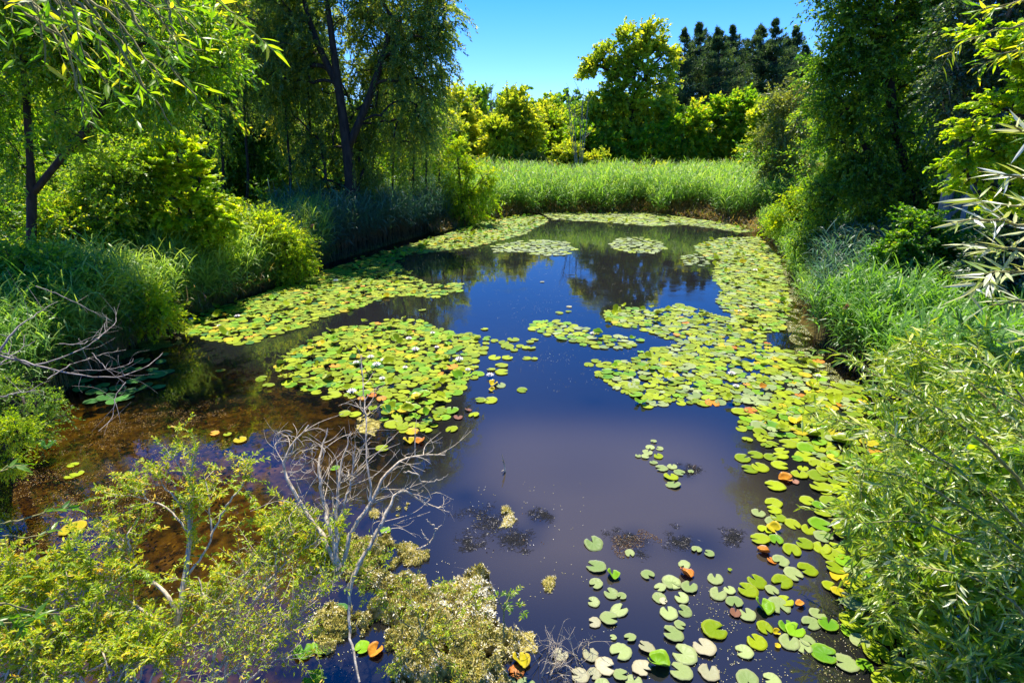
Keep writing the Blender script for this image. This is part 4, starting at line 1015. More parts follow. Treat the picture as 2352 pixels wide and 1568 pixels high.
patch([(1090, 790), (1120, 775), (1180, 770), (1215, 790), (1190, 820), (1150, 850), (1110, 870), (1085, 890)], .3, .12, cm, "%s lily pad scattered off the right corner of the middle patch", "pads off the middle patch", 2, .85, .05, .5)
patch([(405, 748), (430, 722), (490, 708), (560, 690), (640, 662), (700, 640), (760, 618), (850, 590), (960, 556), (1030, 538), (1080, 512), (1180, 499), (1240, 494), (1260, 508), (1228, 524), (1200, 540), (1150, 552), (1080, 570), (990, 580), (950, 585), (905, 600), (930, 622), (960, 645), (990, 655), (1060, 650), (1058, 668), (1000, 685), (950, 680), (900, 684), (840, 702), (775, 722), (720, 740), (700, 752), (640, 772), (560, 793), (500, 786), (430, 768)],
      1, .12, dict(green=.66, bright=.28, yellow=.06, orange=.008, dark=.04), "%s lily pad packed in the long band along the left bank", "pads of the left band", 3, .60, .12)
patch([(1130, 566), (1180, 556), (1240, 552), (1300, 556), (1322, 572), (1300, 588), (1250, 588), (1200, 580), (1140, 580)], .8, .14, dict(pale=.7, green=.3), "%s lily pad in the pale far raft left of the tree's reflection", "pads of the pale far raft", 4, .75, 0)
patch([(1400, 562), (1420, 548), (1470, 545), (1520, 558), (1532, 570), (1500, 582), (1450, 582), (1410, 572)], .8, .14, dict(pale=.65, green=.35), "%s lily pad in the small far island on the tree's reflection", "pads of the far island", 5, .72, 0)
patch([(1240, 488), (1300, 484), (1480, 485), (1570, 500), (1660, 512), (1740, 530), (1700, 535), (1620, 522), (1560, 516), (1500, 520), (1400, 512), (1270, 505)], 1, .15, dict(green=.7, pale=.2, bright=.1), "%s lily pad along the foot of the far reeds", "pads along the far reeds", 6, .62, .05)
patch([(1650, 548), (1740, 545), (1785, 590), (1800, 640), (1812, 700), (1800, 760), (1750, 765), (1690, 738), (1645, 692), (1662, 662), (1640, 645), (1642, 600), (1600, 580), (1600, 565)], 1, .12, dict(green=.68, pale=.15, bright=.1, yellow=.05), "%s lily pad in the band up the right shore", "pads of the right shore band", 7, .60, .08)
patch([(1220, 742), (1260, 738), (1310, 742), (1370, 765), (1440, 776), (1470, 782), (1468, 800), (1420, 800), (1380, 805), (1330, 790), (1260, 772), (1225, 762)], .9, .125, dict(green=.5, bright=.3, pale=.2), "%s lily pad in the narrow arm reaching left over blue water", "pads of the narrow arm", 8, .70, .1)
patch([(1385, 718), (1440, 708), (1520, 712), (1560, 700), (1640, 722), (1690, 735), (1750, 765), (1770, 800), (1880, 815), (1900, 870), (1890, 935), (1800, 935), (1700, 930), (1620, 930), (1540, 930), (1480, 935), (1430, 905), (1370, 860), (1380, 835), (1450, 830), (1475, 805), (1510, 800), (1560, 790), (1500, 765), (1440, 750), (1400, 745)],
      1, .115, dict(green=.62, pale=.22, bright=.12, yellow=.03, orange=.01), "%s lily pad packed in the large patch right of the blue water", "pads of the large right patch", 9, .62, .08, .18)
patch([(1740, 930), (1890, 880), (1960, 880), (2060, 1000), (2120, 1120), (2140, 1260), (2130, 1568), (1990, 1568), (1960, 1500), (1930, 1420), (1900, 1340), (1880, 1260), (1870, 1150), (1880, 1100), (1850, 1060), (1790, 1040), (1760, 1000), (1700, 985), (1690, 950)],
      1, .13, dict(green=.62, bright=.2, pale=.12, yellow=.03, orange=.006), "%s lily pad packed between the large patch and the willow leaves on the right", "pads beneath the right-hand willow leaves", 10, .56, .06, .06)
patch([(1560, 590), (1640, 575), (1640, 612), (1580, 610)], .3, .12, dict(pale=.8, green=.2), "%s lily pad sparsely floating left of the right shore band", "sparse far pads", 11, .9, 0, .4)

# the 300 pads that show largest are things, the rest one carpet
A_ = []
for i, p in enumerate(pads):
    x, y, dep = proj(np.array([p[0], p[1], 0.]))
    vis = -20 < x < 2372 and -10 < y < 1600
    hide = 1.0
    if i >= hand and x > 1930 and y > 950: hide = .25          # mostly under the willow leaves
    s_ang = (CAM_H / math.hypot(CAM_H, math.hypot(p[0], p[1])))
    A_.append((p[2] / dep) ** 2 * s_ang * hide * (1 if vis else 0) + (1 if i < hand and p[5] and p[6] is None else 0))
order = np.argsort(-np.array(A_))
keep = set(order[:300].tolist())
rngq = np.random.default_rng(8)
carpet = {}
simple = {}
for i, (x, y, r, ang, c, lab, grp, cu, lift) in enumerate(pads):
    an = rngq.uniform(0, 2 * pi) if ang is None else ang
    if i in keep:
        me = (PCURL[c] if cu and c in PCURL else PMESH[c])[rngq.integers(0, 3 if cu and c in PCURL else 10)]
        o = bpy.data.objects.new("lily_pad", me); sc.collection.objects.link(o)
        o.location = (x, y, .012 + lift * .6 + rngq.uniform(0, .008)); o.rotation_euler = (rngq.normal(0, .06) + (.25 if cu else 0), rngq.normal(0, .06), an)
        o.scale = (r, r * rngq.uniform(.92, 1.0), r)
        if not lab: lab = "green lily pad floating on the pond"
        tag(o, lab, "lily pad", grp)
    else:
        carpet.setdefault((c, bool(cu and c in PCURL)), []).append((x, y, r, an, lift))
pc = MB(); shade = []
mats = list(PM); 
for (c, cu), L_ in carpet.items():
    vs = [pad_geo(np.random.default_rng(k), na=14, nr=2, curl=.7 if cu else .03, fold=.4 if cu else 0) for k in range(5)]
    for (x, y, r, an, lift) in L_:
        V, F3, F4, tt = vs[rngq.integers(0, 5)]
        V = V * r
        tx, ty = rngq.normal(0, .05 + (.25 if cu else 0), 2)
        zz = V[:, 2] + V[:, 0] * tx + V[:, 1] * ty
        ca, sa = math.cos(an), math.sin(an)
        W_ = np.column_stack([x + ca * V[:, 0] - sa * V[:, 1], y + sa * V[:, 0] + ca * V[:, 1], np.maximum(zz + .012 + lift + rngq.uniform(0, .012), .004)])
        n0 = pc.nv
        pc.add(W_, F3, tt, mats.index(c))
        pc.f.append((F4 + n0).ravel()); pc.n.append(np.full(len(F4), 4)); pc.mi.append(np.full(len(F4), mats.index(c)))
        shade.append(np.full(len(V), rngq.uniform()))
cp_ = pc.obj("lily_pad_carpet", [PM[k] for k in mats], smooth=True)
at_ = cp_.data.attributes.new("shade", 'FLOAT', 'POINT'); at_.data.foreach_set("value", np.concatenate(shade).astype(np.float32))
tag(cp_, "carpet of the smaller and more distant lily pads covering the pond", "lily pads", kind='stuff')
print("PADS", len(pads), "hand", hand)

# ---- white water lilies
m, t, out = newmat("white_petal")
b = N_(t, "ShaderNodeBsdfPrincipled"); b.inputs['Base Color'].default_value = (.8, .78, .74, 1); b.inputs['Roughness'].default_value = .5
t.links.new(b.outputs[0], out.inputs[0]); M['petal'] = m
m, t, out = newmat("flower_centre")
b = N_(t, "ShaderNodeBsdfPrincipled"); b.inputs['Base Color'].default_value = (.75, .5, .03, 1); t.links.new(b.outputs[0], out.inputs[0]); M['centre'] = m
def lily():
    root = empty("water_lily_flower", (0, 0, 0), "x", "flower")
    a = MB(); rng = np.random.default_rng(2)
    for ring, (n, el, L) in enumerate([(9, .35, .075), (8, .8, .065), (6, 1.15, .05)]):
        az = np.arange(n) * 2 * pi / n + ring * .3
        D = np.column_stack([np.cos(az) * math.cos(el), np.sin(az) * math.cos(el), np.full(n, math.sin(el))])
        leaves(a, D * .008, D, np.array([[0, 0, 1.]]).repeat(n, 0) + D * .01, L, .028, np.full(n, .5), 'lance')
    a.obj("petals", M['petal'], root)
    b_ = MB(); P = rng.normal(0, .007, (40, 3)); P[:, 2] = .02 + np.abs(P[:, 2])
    leaves(b_, P, polyrs(rng, 40) + np.array([0, 0, 1.5]), polyrs(rng, 40), .018, .005, np.full(40, .5))
    b_.obj("stamens", M['centre'], root)
    return root
fl = [(Z1, 480, 910, "upper left of the middle pad patch"), (Z1, 640, 872, "top of the middle pad patch"), (Z1, 525, 985, "middle of the middle pad patch"), (Z1, 668, 968, "right of centre in the middle pad patch"), (Z1, 222, 1035, "left side of the middle pad patch"), (Z1, 307, 1055, "just right of the leftmost flower in the middle patch"),
      (Z1, 262, 1088, "just below the leftmost pair in the middle patch"), (Z1, 455, 1105, "beside a dark reddish pad in the middle patch"), (Z1, 125, 1075, "far left inside the middle patch"), (Z1, 300, 1180, "lower left of the middle patch"), (Z1, 95, 1270, "bottom left corner of the middle patch"), (Z1, 878, 1120, "lower right of the middle patch"),
      (Z1, 1028, 1158, "right tip of the middle patch beside blue water"), (Z1, 1718, 875, "narrow arm of pads reaching left over blue water"), (Z1, 820, 1052, "right half of the middle patch"), (Z0, 1480, 685, "left band of pads near the bank's yellow-green shrub"), (Z0, 1605, 620, "left band just right of the first one"), (Z0, 1290, 640, "left end of the left band of pads"),
      (Z0, 2270, 380, "upper part of the left band of pads")]
Z2 = Z(1650, 450, 2.767)
fl += [(Z2, 962, 1300, "closest to the right bank, at the edge of the willow leaves"), (Z2, 375, 1285, "left of the willow leaves in the large right patch"), (Z2, 405, 1370, "lowest in the large right patch"), (Z2, 535, 585, "far band up the right shore"), (Z2, 1230 - 800, 860, "upper edge of the large right patch")]
L0 = lily()
for i, (z, x, y, lab) in enumerate(fl):
    p = G(*z(x, y), .03)
    o = L0 if i == 0 else copy_thing(L0, (0, 0, 0), 0, 1, "")
    o.location = (p[0], p[1], .045); o.rotation_euler = (0, 0, i * 1.3); s_ = [1.1, .9, 1.3, .8][i % 4]; o.scale = (s_,) * 3
    o['label'] = "white water lily flower, " + lab; o['group'] = "white water lily flowers"

# ================================================================== NEAR PLANTS
def chain(pts):
    """pixel polyline with distances -> world points"""
    return np.array([at(*p) for p in pts])
def branch_set(tb, lines, m=14, sides=6):
    """lines: list of (pixel points with Y, r0, r1)"""
    res = []
    for pts, r0, r1 in lines:
        W_ = chain(pts)
        P = resample(np.column_stack([W_, np.linspace(r0 * 1.55, r1 * 1.3, len(W_))]), m)
        P[1:-1, :3] += np.random.default_rng(int(abs(W_[0, 0]) * 1e4) % 9999).normal(size=(m - 2, 3)) * .006
        tubes(tb, P[None, :, :3], P[None, :, 3], sides); res.append(P)
    return res
def side_twigs(tb, rng, P, n, L, r, bias=(0, 0, .3), t0=.25, sub=0):
    """wiggly side twigs leaving a branch; returns their polylines"""
    o = []
    for i in range(n):
        k = int(rng.uniform(t0, .98) * (len(P) - 1)); b = P[k, :3]
        tg = unit(P[min(k + 1, len(P) - 1), :3] - P[max(k - 1, 0), :3])
        D = unit(tg * .8 + rng.normal(size=3) * .75 + np.array(bias)); l = L * rng.uniform(.4, 1.2)
        c1 = b + D * l * .5 + rng.normal(size=3) * l * .10; e = b + D * l + rng.normal(size=3) * l * .22 + np.array([0, 0, -.05 * l])
        rr = min(r, P[k, 3] * .7)
        Q = resample(np.column_stack([np.array([b, c1, e]), [rr, rr * .7, rr * .3]]), 8)
        tubes(tb, Q[None, :, :3], Q[None, :, 3], 4); o.append(Q)
        if sub: o += side_twigs(tb, rng, Q, sub, L * .5, rr * .6, bias, .3)
    return o
def leafy(cb, rng, lines, per_m, L, W, shape='lance', out_=.75, upn=1.0, tb=.5, tv=.25, t0=.2, droop=.1, tip=True, spread=.0):
    """alternate leaves along twigs"""
    for Q in lines:
        P = Q[:, :3]; d = np.concatenate([[0], np.cumsum(np.linalg.norm(np.diff(P, axis=0), axis=1))])
        n = max(2, int(d[-1] * per_m))
        q = np.sort(rng.uniform(t0, 1, n)) * d[-1]
        if tip: q[-1] = d[-1]
        pos = np.stack([np.interp(q, d, P[:, c]) for c in range(3)], 1)
        tg = unit(np.stack([np.interp(q, d, np.gradient(P[:, c])) for c in range(3)], 1))
        sd_ = unit(np.cross(tg, np.array([0, 0, 1.]) + rng.normal(size=(n, 3)) * .35)) * np.where(np.arange(n) % 2, 1, -1)[:, None]
        D = unit(tg * (1 - out_ * .5) + sd_ * out_ + rng.normal(size=(n, 3)) * .22 + np.array([0, 0, -droop]))
        nn = unit(np.array([0, 0, 1.]) * upn + rng.normal(size=(n, 3)) * .7)
        s = rng.uniform(.6, 1.15, n)
        t_ = np.clip(tb + rng.normal() * tv * .6 + rng.normal(size=n) * tv, 0, 1)
        leaves(cb, pos + rng.normal(size=(n, 3)) * spread, D, nn, L * s, W * s * rng.uniform(.8, 1.15, n), t_, shape)

# ---- dead branches sweeping over the water at the left edge
rng = np.random.default_rng(50)
root = empty("dead_branch", G(-60, 1000, 0), "bare grey fallen branches arching over the shaded pads at the left edge", "dead branch")
tb = MB()
D8 = lambda l, Y: [(Z0(x, y)[0], Z0(x, y)[1], Y + dy) for x, y, dy in l]
L_ = branch_set(tb, [
 (D8([(-150, 1000, -.2), (0, 860, 0), (60, 750, .1), (150, 660, .3), (250, 590, .5), (390, 515, .8)], 6.5), 0.0121, 0.0024),
 (D8([(-100, 990, 0), (0, 940, 0), (120, 850, .3), (240, 780, .5)], 6.5), 0.0077, 0.0024),
 (D8([(0, 880, 0), (120, 905, .1), (230, 940, .1), (400, 985, .2), (600, 1025, .3), (800, 1030, .5), (950, 980, .8), (1060, 900, 1.1), (1100, 860, 1.3)], 6.5), 0.0088, 0.0024),
 (D8([(240, 940, .1), (450, 890, .3), (620, 800, .6), (750, 690, 1.0), (800, 640, 1.2), (770, 550, 1.3)], 6.5), 0.0060, 0.0018),
 (D8([(400, 800, .2), (550, 805, .4), (700, 740, .7), (715, 650, .9)], 6.6), 0.0050, 0.0018),
 (D8([(320, 1040, -.1), (480, 940, .2), (640, 880, .5), (850, 840, .9)], 6.5), 0.0050, 0.0018),
 (D8([(240, 410, 1.5), (450, 490, 1.6), (650, 590, 1.8), (760, 650, 2.0)], 6.8), 0.0050, 0.0024),
 (D8([(200, 950, 0), (100, 890, -.1), (0, 850, -.1)], 6.5), 0.0066, 0.0036),
 (D8([(850, 1060, .4), (780, 1150, .2), (760, 1300, 0), (665, 1390, -.3)], 6.4), 0.0039, 0.0018),
 (D8([(620, 860, .5), (750, 1000, .4), (840, 1060, .4)], 6.5), 0.0033, 0.0018),
 (D8([(0, 1155, -.6), (130, 1130, -.5), (240, 1110, -.4)], 6.2), 0.0055, 0.0024),
 (D8([(500, 980, .2), (720, 975, .4), (880, 940, .7), (900, 900, .8)], 6.5), 0.0033, 0.0018)], 18)
for P in L_: side_twigs(tb, rng, P, 5, .4, .003, (0, 0, .1))
so_ = tb.obj("branch", M['bark_pale'], root, smooth=True); so_.location = -np.array(root.location)

# ---- bottom left shrub: pale stems, small yellow-green leaves
rng = np.random.default_rng(51)
def near_shrub(name, label, cat, base, lines, ntw, Ltw, leafm, seed, per_m=60, L=.045, W=.014, stem='twig_green', sub=2, tb_=.5, tv=.25, bias=(0, 0, .35), tw_r=.0035, t0=.3):
    rng = np.random.default_rng(seed)
    root = empty(name, base, label, cat)
    inv = -np.array(base, float)
    tb = MB(); cb = MB()
    Ls = branch_set(tb, lines, 16)
    tw = []
    for P in Ls:
        ln = np.linalg.norm(np.diff(P[:, :3], axis=0), axis=1).sum()
        tw += side_twigs(tb, rng, P, int(ntw * ln), Ltw, tw_r, bias, t0, sub)
    leafy(cb, rng, tw + [P[-6:] for P in Ls], per_m, L, W, tb=tb_, tv=tv)
    so_ = tb.obj("stem", M[stem], root, smooth=True); co_ = cb.obj("foliage", leafm, root)
    for o in (so_, co_): o.location = inv
    return root
M['lf_near'] = leafmat("small_yellow_green_leaf", [(0, (.13, .26, .01)), (.5, (.34, .44, .010)), (.85, (.56, .54, .012)), (1, (.62, .40, .02))], 1.5, .4, .02)
Bz = lambda *l: [(Z3(x, y)[0], Z3(x, y)[1], Y) for x, y, Y in l]
near_shrub("willow_shrub", "open yellow-green shrub with pale forked stems, left of the bare bush", "shrub", G(395, 1600, 0), [
 (Bz((1050, 1600, 3.55), (1080, 1380, 3.65), (1120, 1130, 3.8), (1185, 900, 4.0), (1200, 700, 4.15), (1185, 500, 4.3), (1200, 300, 4.45), (1240, 60, 4.6)), .024, .004),
 (Bz((1120, 1130, 3.8), (1050, 1000, 3.85), (960, 930, 3.95), (880, 860, 4.05), (800, 700, 4.2), (730, 600, 4.3), (620, 560, 4.35)), .012, .003),
 (Bz((820, 740, 4.15), (800, 640, 4.2), (880, 520, 4.35)), .006, .002),
 (Bz((1060, 1450, 3.6), (1020, 1200, 3.7), (940, 1130, 3.75), (820, 1050, 3.85), (700, 1000, 3.9), (560, 950, 3.95)), .012, .003),
 (Bz((1080, 1420, 3.6), (1230, 1200, 3.75), (1400, 1000, 3.9), (1560, 850, 4.0), (1750, 740, 4.1)), .010, .003),
 (Bz((1190, 880, 4.0), (1330, 700, 4.2), (1320, 400, 4.4), (1280, 250, 4.5)), .008, .003),
 (Bz((1330, 640, 4.2), (1430, 450, 4.35), (1560, 280, 4.5), (1590, 200, 4.55)), .007, .003),
 (Bz((1195, 620, 4.2), (1060, 460, 4.3), (880, 400, 4.4), (700, 370, 4.45)), .006, .002),
 (Bz((1190, 560, 4.25), (1100, 380, 4.4), (1000, 310, 4.45), (850, 310, 4.5)), .006, .002),
 (Bz((1330, 1580, 3.5), (1370, 1300, 3.6), (1300, 1050, 3.75), (1250, 900, 3.85)), .012, .004),
 (Bz((1370, 1350, 3.6), (1480, 1100, 3.8), (1640, 850, 4.0), (1730, 640, 4.2), (1800, 480, 4.3)), .009, .003),
 (Bz((1200, 300, 4.45), (1120, 180, 4.5), (1060, 110, 4.55)), .004, .002)],
 12, .32, M['lf_near'], 52, per_m=105, L=.044, W=.015, stem='twig_pale', t0=.52, tw_r=.003)
near_shrub("willow_shrub", "dense tangle of yellow-green shrub filling the bottom left corner", "shrub", G(100, 1650, 0), [
 (Bz((150, 1500, 3.5), (100, 1330, 3.55), (60, 1150, 3.7), (40, 950, 3.85), (30, 760, 4.0)), .014, .003),
 (Bz((230, 1560, 3.4), (270, 1250, 3.6), (230, 1000, 3.8), (150, 860, 3.95)), .010, .003),
 (Bz((300, 1500, 3.4), (200, 1350, 3.5), (60, 1260, 3.6), (-60, 1200, 3.7)), .010, .003),
 (Bz((450, 1600, 3.4), (560, 1280, 3.6), (620, 1080, 3.75), (580, 880, 3.9), (520, 800, 4.0)), .010, .003),
 (Bz((250, 1350, 3.5), (400, 1150, 3.7), (440, 950, 3.85), (400, 830, 3.95)), .008, .003),
 (Bz((600, 1650, 3.3), (450, 1480, 3.4), (330, 1400, 3.5), (200, 1420, 3.55)), .008, .003),
 (Bz((560, 1100, 3.7), (680, 960, 3.85), (780, 880, 3.95), (830, 850, 4.0)), .006, .002),
 (Bz((-80, 1500, 3.4), (-40, 1250, 3.6), (-30, 1000, 3.8), (0, 850, 3.9)), .010, .003),
 (Bz((700, 1620, 3.35), (820, 1480, 3.45), (950, 1400, 3.5), (1100, 1350, 3.55)), .007, .002),
 (Bz((100, 1600, 3.3), (300, 1540, 3.35), (520, 1500, 3.4), (700, 1420, 3.45), (860, 1320, 3.55)), .007, .002),
 (Bz((0, 1250, 3.6), (150, 1050, 3.8), (330, 880, 3.9), (370, 780, 4.0)), .007, .002)],
 26, .30, M['lf_near'], 53, per_m=120, L=.048, W=.017, stem='twig_pale', tw_r=.003, t0=.35)
near_shrub("willow_shrub", "straggly leaning stems with sparse leaves between forked shrub and algae", "shrub", G(560, 1640, 0), [
 (Bz((1340, 1620, 3.4), (1560, 1400, 3.55), (1760, 1180, 3.7), (1950, 980, 3.85), (2090, 840, 3.95)), .010, .003),
 (Bz((1300, 1600, 3.4), (1480, 1330, 3.6), (1620, 1000, 3.8), (1800, 800, 4.0), (2050, 640, 4.1)), .010, .003),
 (Bz((1380, 1560, 3.4), (1640, 1370, 3.5), (1860, 1160, 3.7), (2100, 960, 3.8)), .007, .002),
 (Bz((1420, 1600, 3.4), (1430, 1350, 3.55), (1500, 1100, 3.7), (1490, 950, 3.8)), .008, .002),
 (Bz((1500, 1600, 3.35), (1730, 1420, 3.45), (1900, 1380, 3.5)), .006, .002),
 (Bz((1600, 1050, 3.75), (1760, 900, 3.9), (1720, 760, 4.0), (1860, 600, 4.1)), .007, .002),
 (Bz((1240, 1200, 3.75), (1500, 950, 3.9), (1700, 700, 4.1), (1900, 560, 4.2)), .006, .002),
 (Bz((1100, 1600, 3.4), (1300, 1350, 3.55), (1500, 1200, 3.65), (1700, 1120, 3.7), (1980, 1170, 3.7)), .006, .002)],
 30, .36, M['lf_near'], 54, per_m=32, L=.042, W=.014, stem='twig_pale', tw_r=.003, t0=.1)
near_shrub("willow_shrub", "leafy yellow-green sprigs crowding the foot of the bare bush", "shrub", G(700, 1330, 0), [
 (Bz((2080, 900, 4.0), (2000, 750, 4.1), (1880, 650, 4.2), (1700, 620, 4.3)), .006, .002),
 (Bz((2080, 880, 4.0), (1900, 700, 4.15), (1780, 560, 4.3), (1600, 560, 4.4)), .006, .002),
 (Bz((2090, 900, 4.0), (2100, 700, 4.15), (2080, 560, 4.25)), .006, .002),
 (Bz((2090, 900, 4.0), (1990, 640, 4.2), (1860, 480, 4.4), (1830, 420, 4.5)), .006, .002),
 (Bz((2090, 900, 4.0), (2050, 760, 4.1), (2150, 660, 4.2)), .005, .002)],
 22, .26, M['lf_near'], 55, per_m=80, L=.055, W=.016, tw_r=.0025, t0=.1)

rngx = np.random.default_rng(77)
ex = [(Bz((560, 1640, 3.3), (300, 1560, 3.35), (0, 1500, 3.4)), .008, .004)]
for k in range(26):
    x0 = rngx.uniform(-40, 1000); y0 = 1500 + .04 * x0 + rngx.uniform(0, 80); Y0 = 3.35
    L0_ = rngx.uniform(180, 420); a0 = rngx.uniform(-.6, .9)
    ex.append((Bz((x0, y0, Y0), (x0 + L0_ * .4 * a0, y0 - L0_ * .5, Y0 + .15), (x0 + L0_ * a0, y0 - L0_, Y0 + .35)), .006, .002))
near_shrub("willow_shrub", "low bushy yellow-green growth along the bottom edge at the left", "shrub", G(560, 1700, 0), ex, 24, .28, M['lf_near'], 78, per_m=85, L=.042, W=.016, tw_r=.0028, t0=.3, sub=1, stem='twig_pale')

# ---- bare grey bush in the water
rng = np.random.default_rng(56)
root = empty("bare_bush", G(775, 1320, 0), "leafless grey bush with curling twigs standing in the water left of centre", "dead bush")
B4 = lambda *l: [(Z4(x, y)[0], Z4(x, y)[1], Y) for x, y, Y in l]
tb = MB()
L_ = branch_set(tb, [
 (B4((60, 860, 3.95), (-20, 640, 4.1), (-160, 460, 4.3), (-250, 300, 4.4), (-290, 150, 4.5), (-200, 40, 4.6), (-120, -60, 4.7)), .015, .004),
 (B4((80, 880, 3.95), (20, 620, 4.1), (-20, 420, 4.3), (-60, 260, 4.4), (-40, 80, 4.6), (0, -40, 4.7)), .017, .004),
 (B4((60, 800, 4.0), (50, 500, 4.2), (70, 260, 4.4), (110, 90, 4.55), (150, -20, 4.65)), .013, .003),
 (B4((70, 560, 4.15), (120, 400, 4.25), (165, 200, 4.4), (175, 60, 4.5)), .008, .002),
 (B4((100, 820, 4.0), (120, 660, 4.1), (290, 400, 4.3), (350, 270, 4.4), (430, 170, 4.5), (560, 125, 4.6), (740, 130, 4.75)), .015, .004),
 (B4((120, 980, 3.9), (200, 800, 4.0), (300, 640, 4.1), (380, 480, 4.25), (420, 370, 4.35), (480, 320, 4.4), (560, 410, 4.45), (680, 470, 4.45), (740, 455, 4.5)), .014, .003),
 (B4((270, 480, 4.25), (265, 300, 4.35), (250, 120, 4.5), (240, -60, 4.65), (225, -300, 4.9), (215, -500, 5.1)), .008, .003),
 (B4((240, 740, 4.0), (160, 880, 3.9), (130, 1150, 3.75), (150, 1300, 3.6), (200, 1560, 3.4)), .011, .007),
 (B4((560, 720, 4.1), (640, 690, 4.15), (690, 600, 4.2), (720, 570, 4.2)), .006, .002),
 (B4((640, 690, 4.15), (600, 620, 4.15), (590, 600, 4.2)), .004, .002),
 (B4((690, 600, 4.2), (620, 535, 4.2)), .004, .002),
 (B4((480, 235, 4.4), (560, 240, 4.45), (590, 300, 4.45), (700, 300, 4.5), (760, 250, 4.5)), .005, .002)], 20, 6)
tw = []
for P in L_[:7]: tw += side_twigs(tb, rng, P, 15, .36, .005, (.15, .1, .1), .3, 2)
for k in range(16):          # curled tips near the top left
    c = at(*Z4(rng.uniform(-300, -60), rng.uniform(40, 240)), 4.45); a0 = rng.uniform(0, 6); rr = rng.uniform(.04, .12)
    th = np.linspace(a0, a0 + rng.uniform(2, 4.5), 12)
    P = np.column_stack([c[0] + rr * np.cos(th) * np.linspace(1.6, .8, 12), c[1] + .05 * np.sin(th), c[2] + rr * np.sin(th) * np.linspace(1.3, .7, 12), np.linspace(.0035, .0015, 12)])
    tubes(tb, P[None, :, :3], P[None, :, 3], 4)
so_ = tb.obj("branches", M['twig_pale'], root, smooth=True); so_.location = -np.array(root.location)
# ---- twiggy water weeds at the bottom edge
rng = np.random.default_rng(57)
def twiggy(label, x, y, wx_, wy_, n, seed, h=.35, cat="dead weed"):
    rng = np.random.default_rng(seed); b = G(x, y, 0); root = empty("dead_weed", b, label, cat)
    tb = MB()
    for i in range(n):
        p = G(x + rng.uniform(-wx_, wx_), y + rng.uniform(-wy_, wy_), -.02) - b
        e = p + np.array([rng.normal(0, .12), rng.normal(0, .1), rng.uniform(.3, 1) * h])
        Q = resample(np.column_stack([[p, (p + e) / 2 + rng.normal(size=3) * .05, e], [.004, .003, .0015]]), 8)
        tubes(tb, Q[None, :, :3], Q[None, :, 3], 4); side_twigs(tb, rng, Q, 3, .14, .002)
    tb.obj("stems", M['twig_pale'], root); return root
twiggy("thin reddish dead weed stems at the bottom edge between the algae and the cream pads", 1290, 1530, 50, 40, 34, 1)
twiggy("few thin dead twigs sticking up along the top edge of the algae mat", 1075, 1375, 40, 20, 9, 2, .3)
# ---- leafy seedling on the right of the algae
near_shrub("seedling", "small leafy sapling with reddish thin stem growing at the right edge of the algae mat", "sapling", G(*Z4(1110, 1280), 0), [
 (B4((1110, 1280, 3.85), (1110, 1100, 3.95), (1140, 1030, 4.0), (1190, 980, 4.05)), .006, .002), (B4((1110, 1120, 3.95), (1060, 1000, 4.0)), .004, .002), (B4((1110, 1110, 3.95), (1160, 1080, 4.0), (1220, 1070, 4.0)), .004, .002)],
 10, .10, M['lf_bright'], 58, per_m=110, L=.045, W=.016, tw_r=.002, t0=.7, sub=1)
# ---- stick standing out of the water
root = empty("broken_stick", G(*Z4(1118, 235), 0), "short broken stick poking out of the open water, tip pale, left of the mid-water cluster", "stick")
tb = MB()
b0 = G(*Z4(1118, 235), 0)
tp = at(*Z4(1098, 125), b0[1] + .02)
Q = np.array([b0 + [0, 0, -.25], b0 + [0, 0, .02], (b0 + tp) / 2 + [.012, 0, 0], tp])
tube(tb, Q, [.016, .015, .012, .005], 12, 7)
tube(tb, [(b0 + tp) / 2, (b0 + tp) / 2 + [-.02, 0, .05]], [.008, .003], 5, 5)
tube(tb, [b0 + [0, 0, .04], b0 + [-.05, -.02, .02]], [.007, .004], 5, 5)
so_ = tb.obj("stick", M['twig_pale'], root, smooth=True); so_.location = -b0

# ---- algae mats: low lumpy cushions sprinkled with tiny fronds
M['algae'] = leafmat("algae_frond", [(0, (.07, .09, .010)), (.3, (.22, .24, .018)), (.55, (.42, .36, .05)), (.8, (.52, .45, .20)), (1, (.82, .80, .70))], 1.0, .25, .06, .4)
m, t, out = newmat("algae_cushion")
b = N_(t, "ShaderNodeBsdfDiffuse"); geo = N_(t, "ShaderNodeNewGeometry")
n1 = N_(t, "ShaderNodeTexNoise"); n1.inputs['Scale'].default_value = 14; n1.inputs['Detail'].default_value = 8
t.links.new(geo.outputs['Position'], n1.inputs[0])
t.links.new(ramp(t, [(.35, (.08, .07, .02)), (.5, (.28, .23, .05)), (.68, (.50, .42, .15))], n1.outputs[0]), b.inputs[0]); t.links.new(b.outputs[0], out.inputs[0])
M['cushion'] = m
def inside(P, q):
    ins = np.zeros(len(q), bool)
    for i in range(len(P)):
        a, b = P[i], P[(i + 1) % len(P)]
        ins ^= ((a[1] > q[:, 1]) != (b[1] > q[:, 1])) & (q[:, 0] < (b[0] - a[0]) * (q[:, 1] - a[1]) / (b[1] - a[1] + 1e-9) + a[0])
    return ins
def polydist(P, q):
    d = np.full(len(q), 1e9)
    for i in range(len(P)):
        a, b = P[i], P[(i + 1) % len(P)]; ab = b - a
        t_ = np.clip(((q - a) @ ab) / (ab @ ab), 0, 1); d = np.minimum(d, np.linalg.norm(q - a - t_[:, None] * ab, axis=1))
    return d
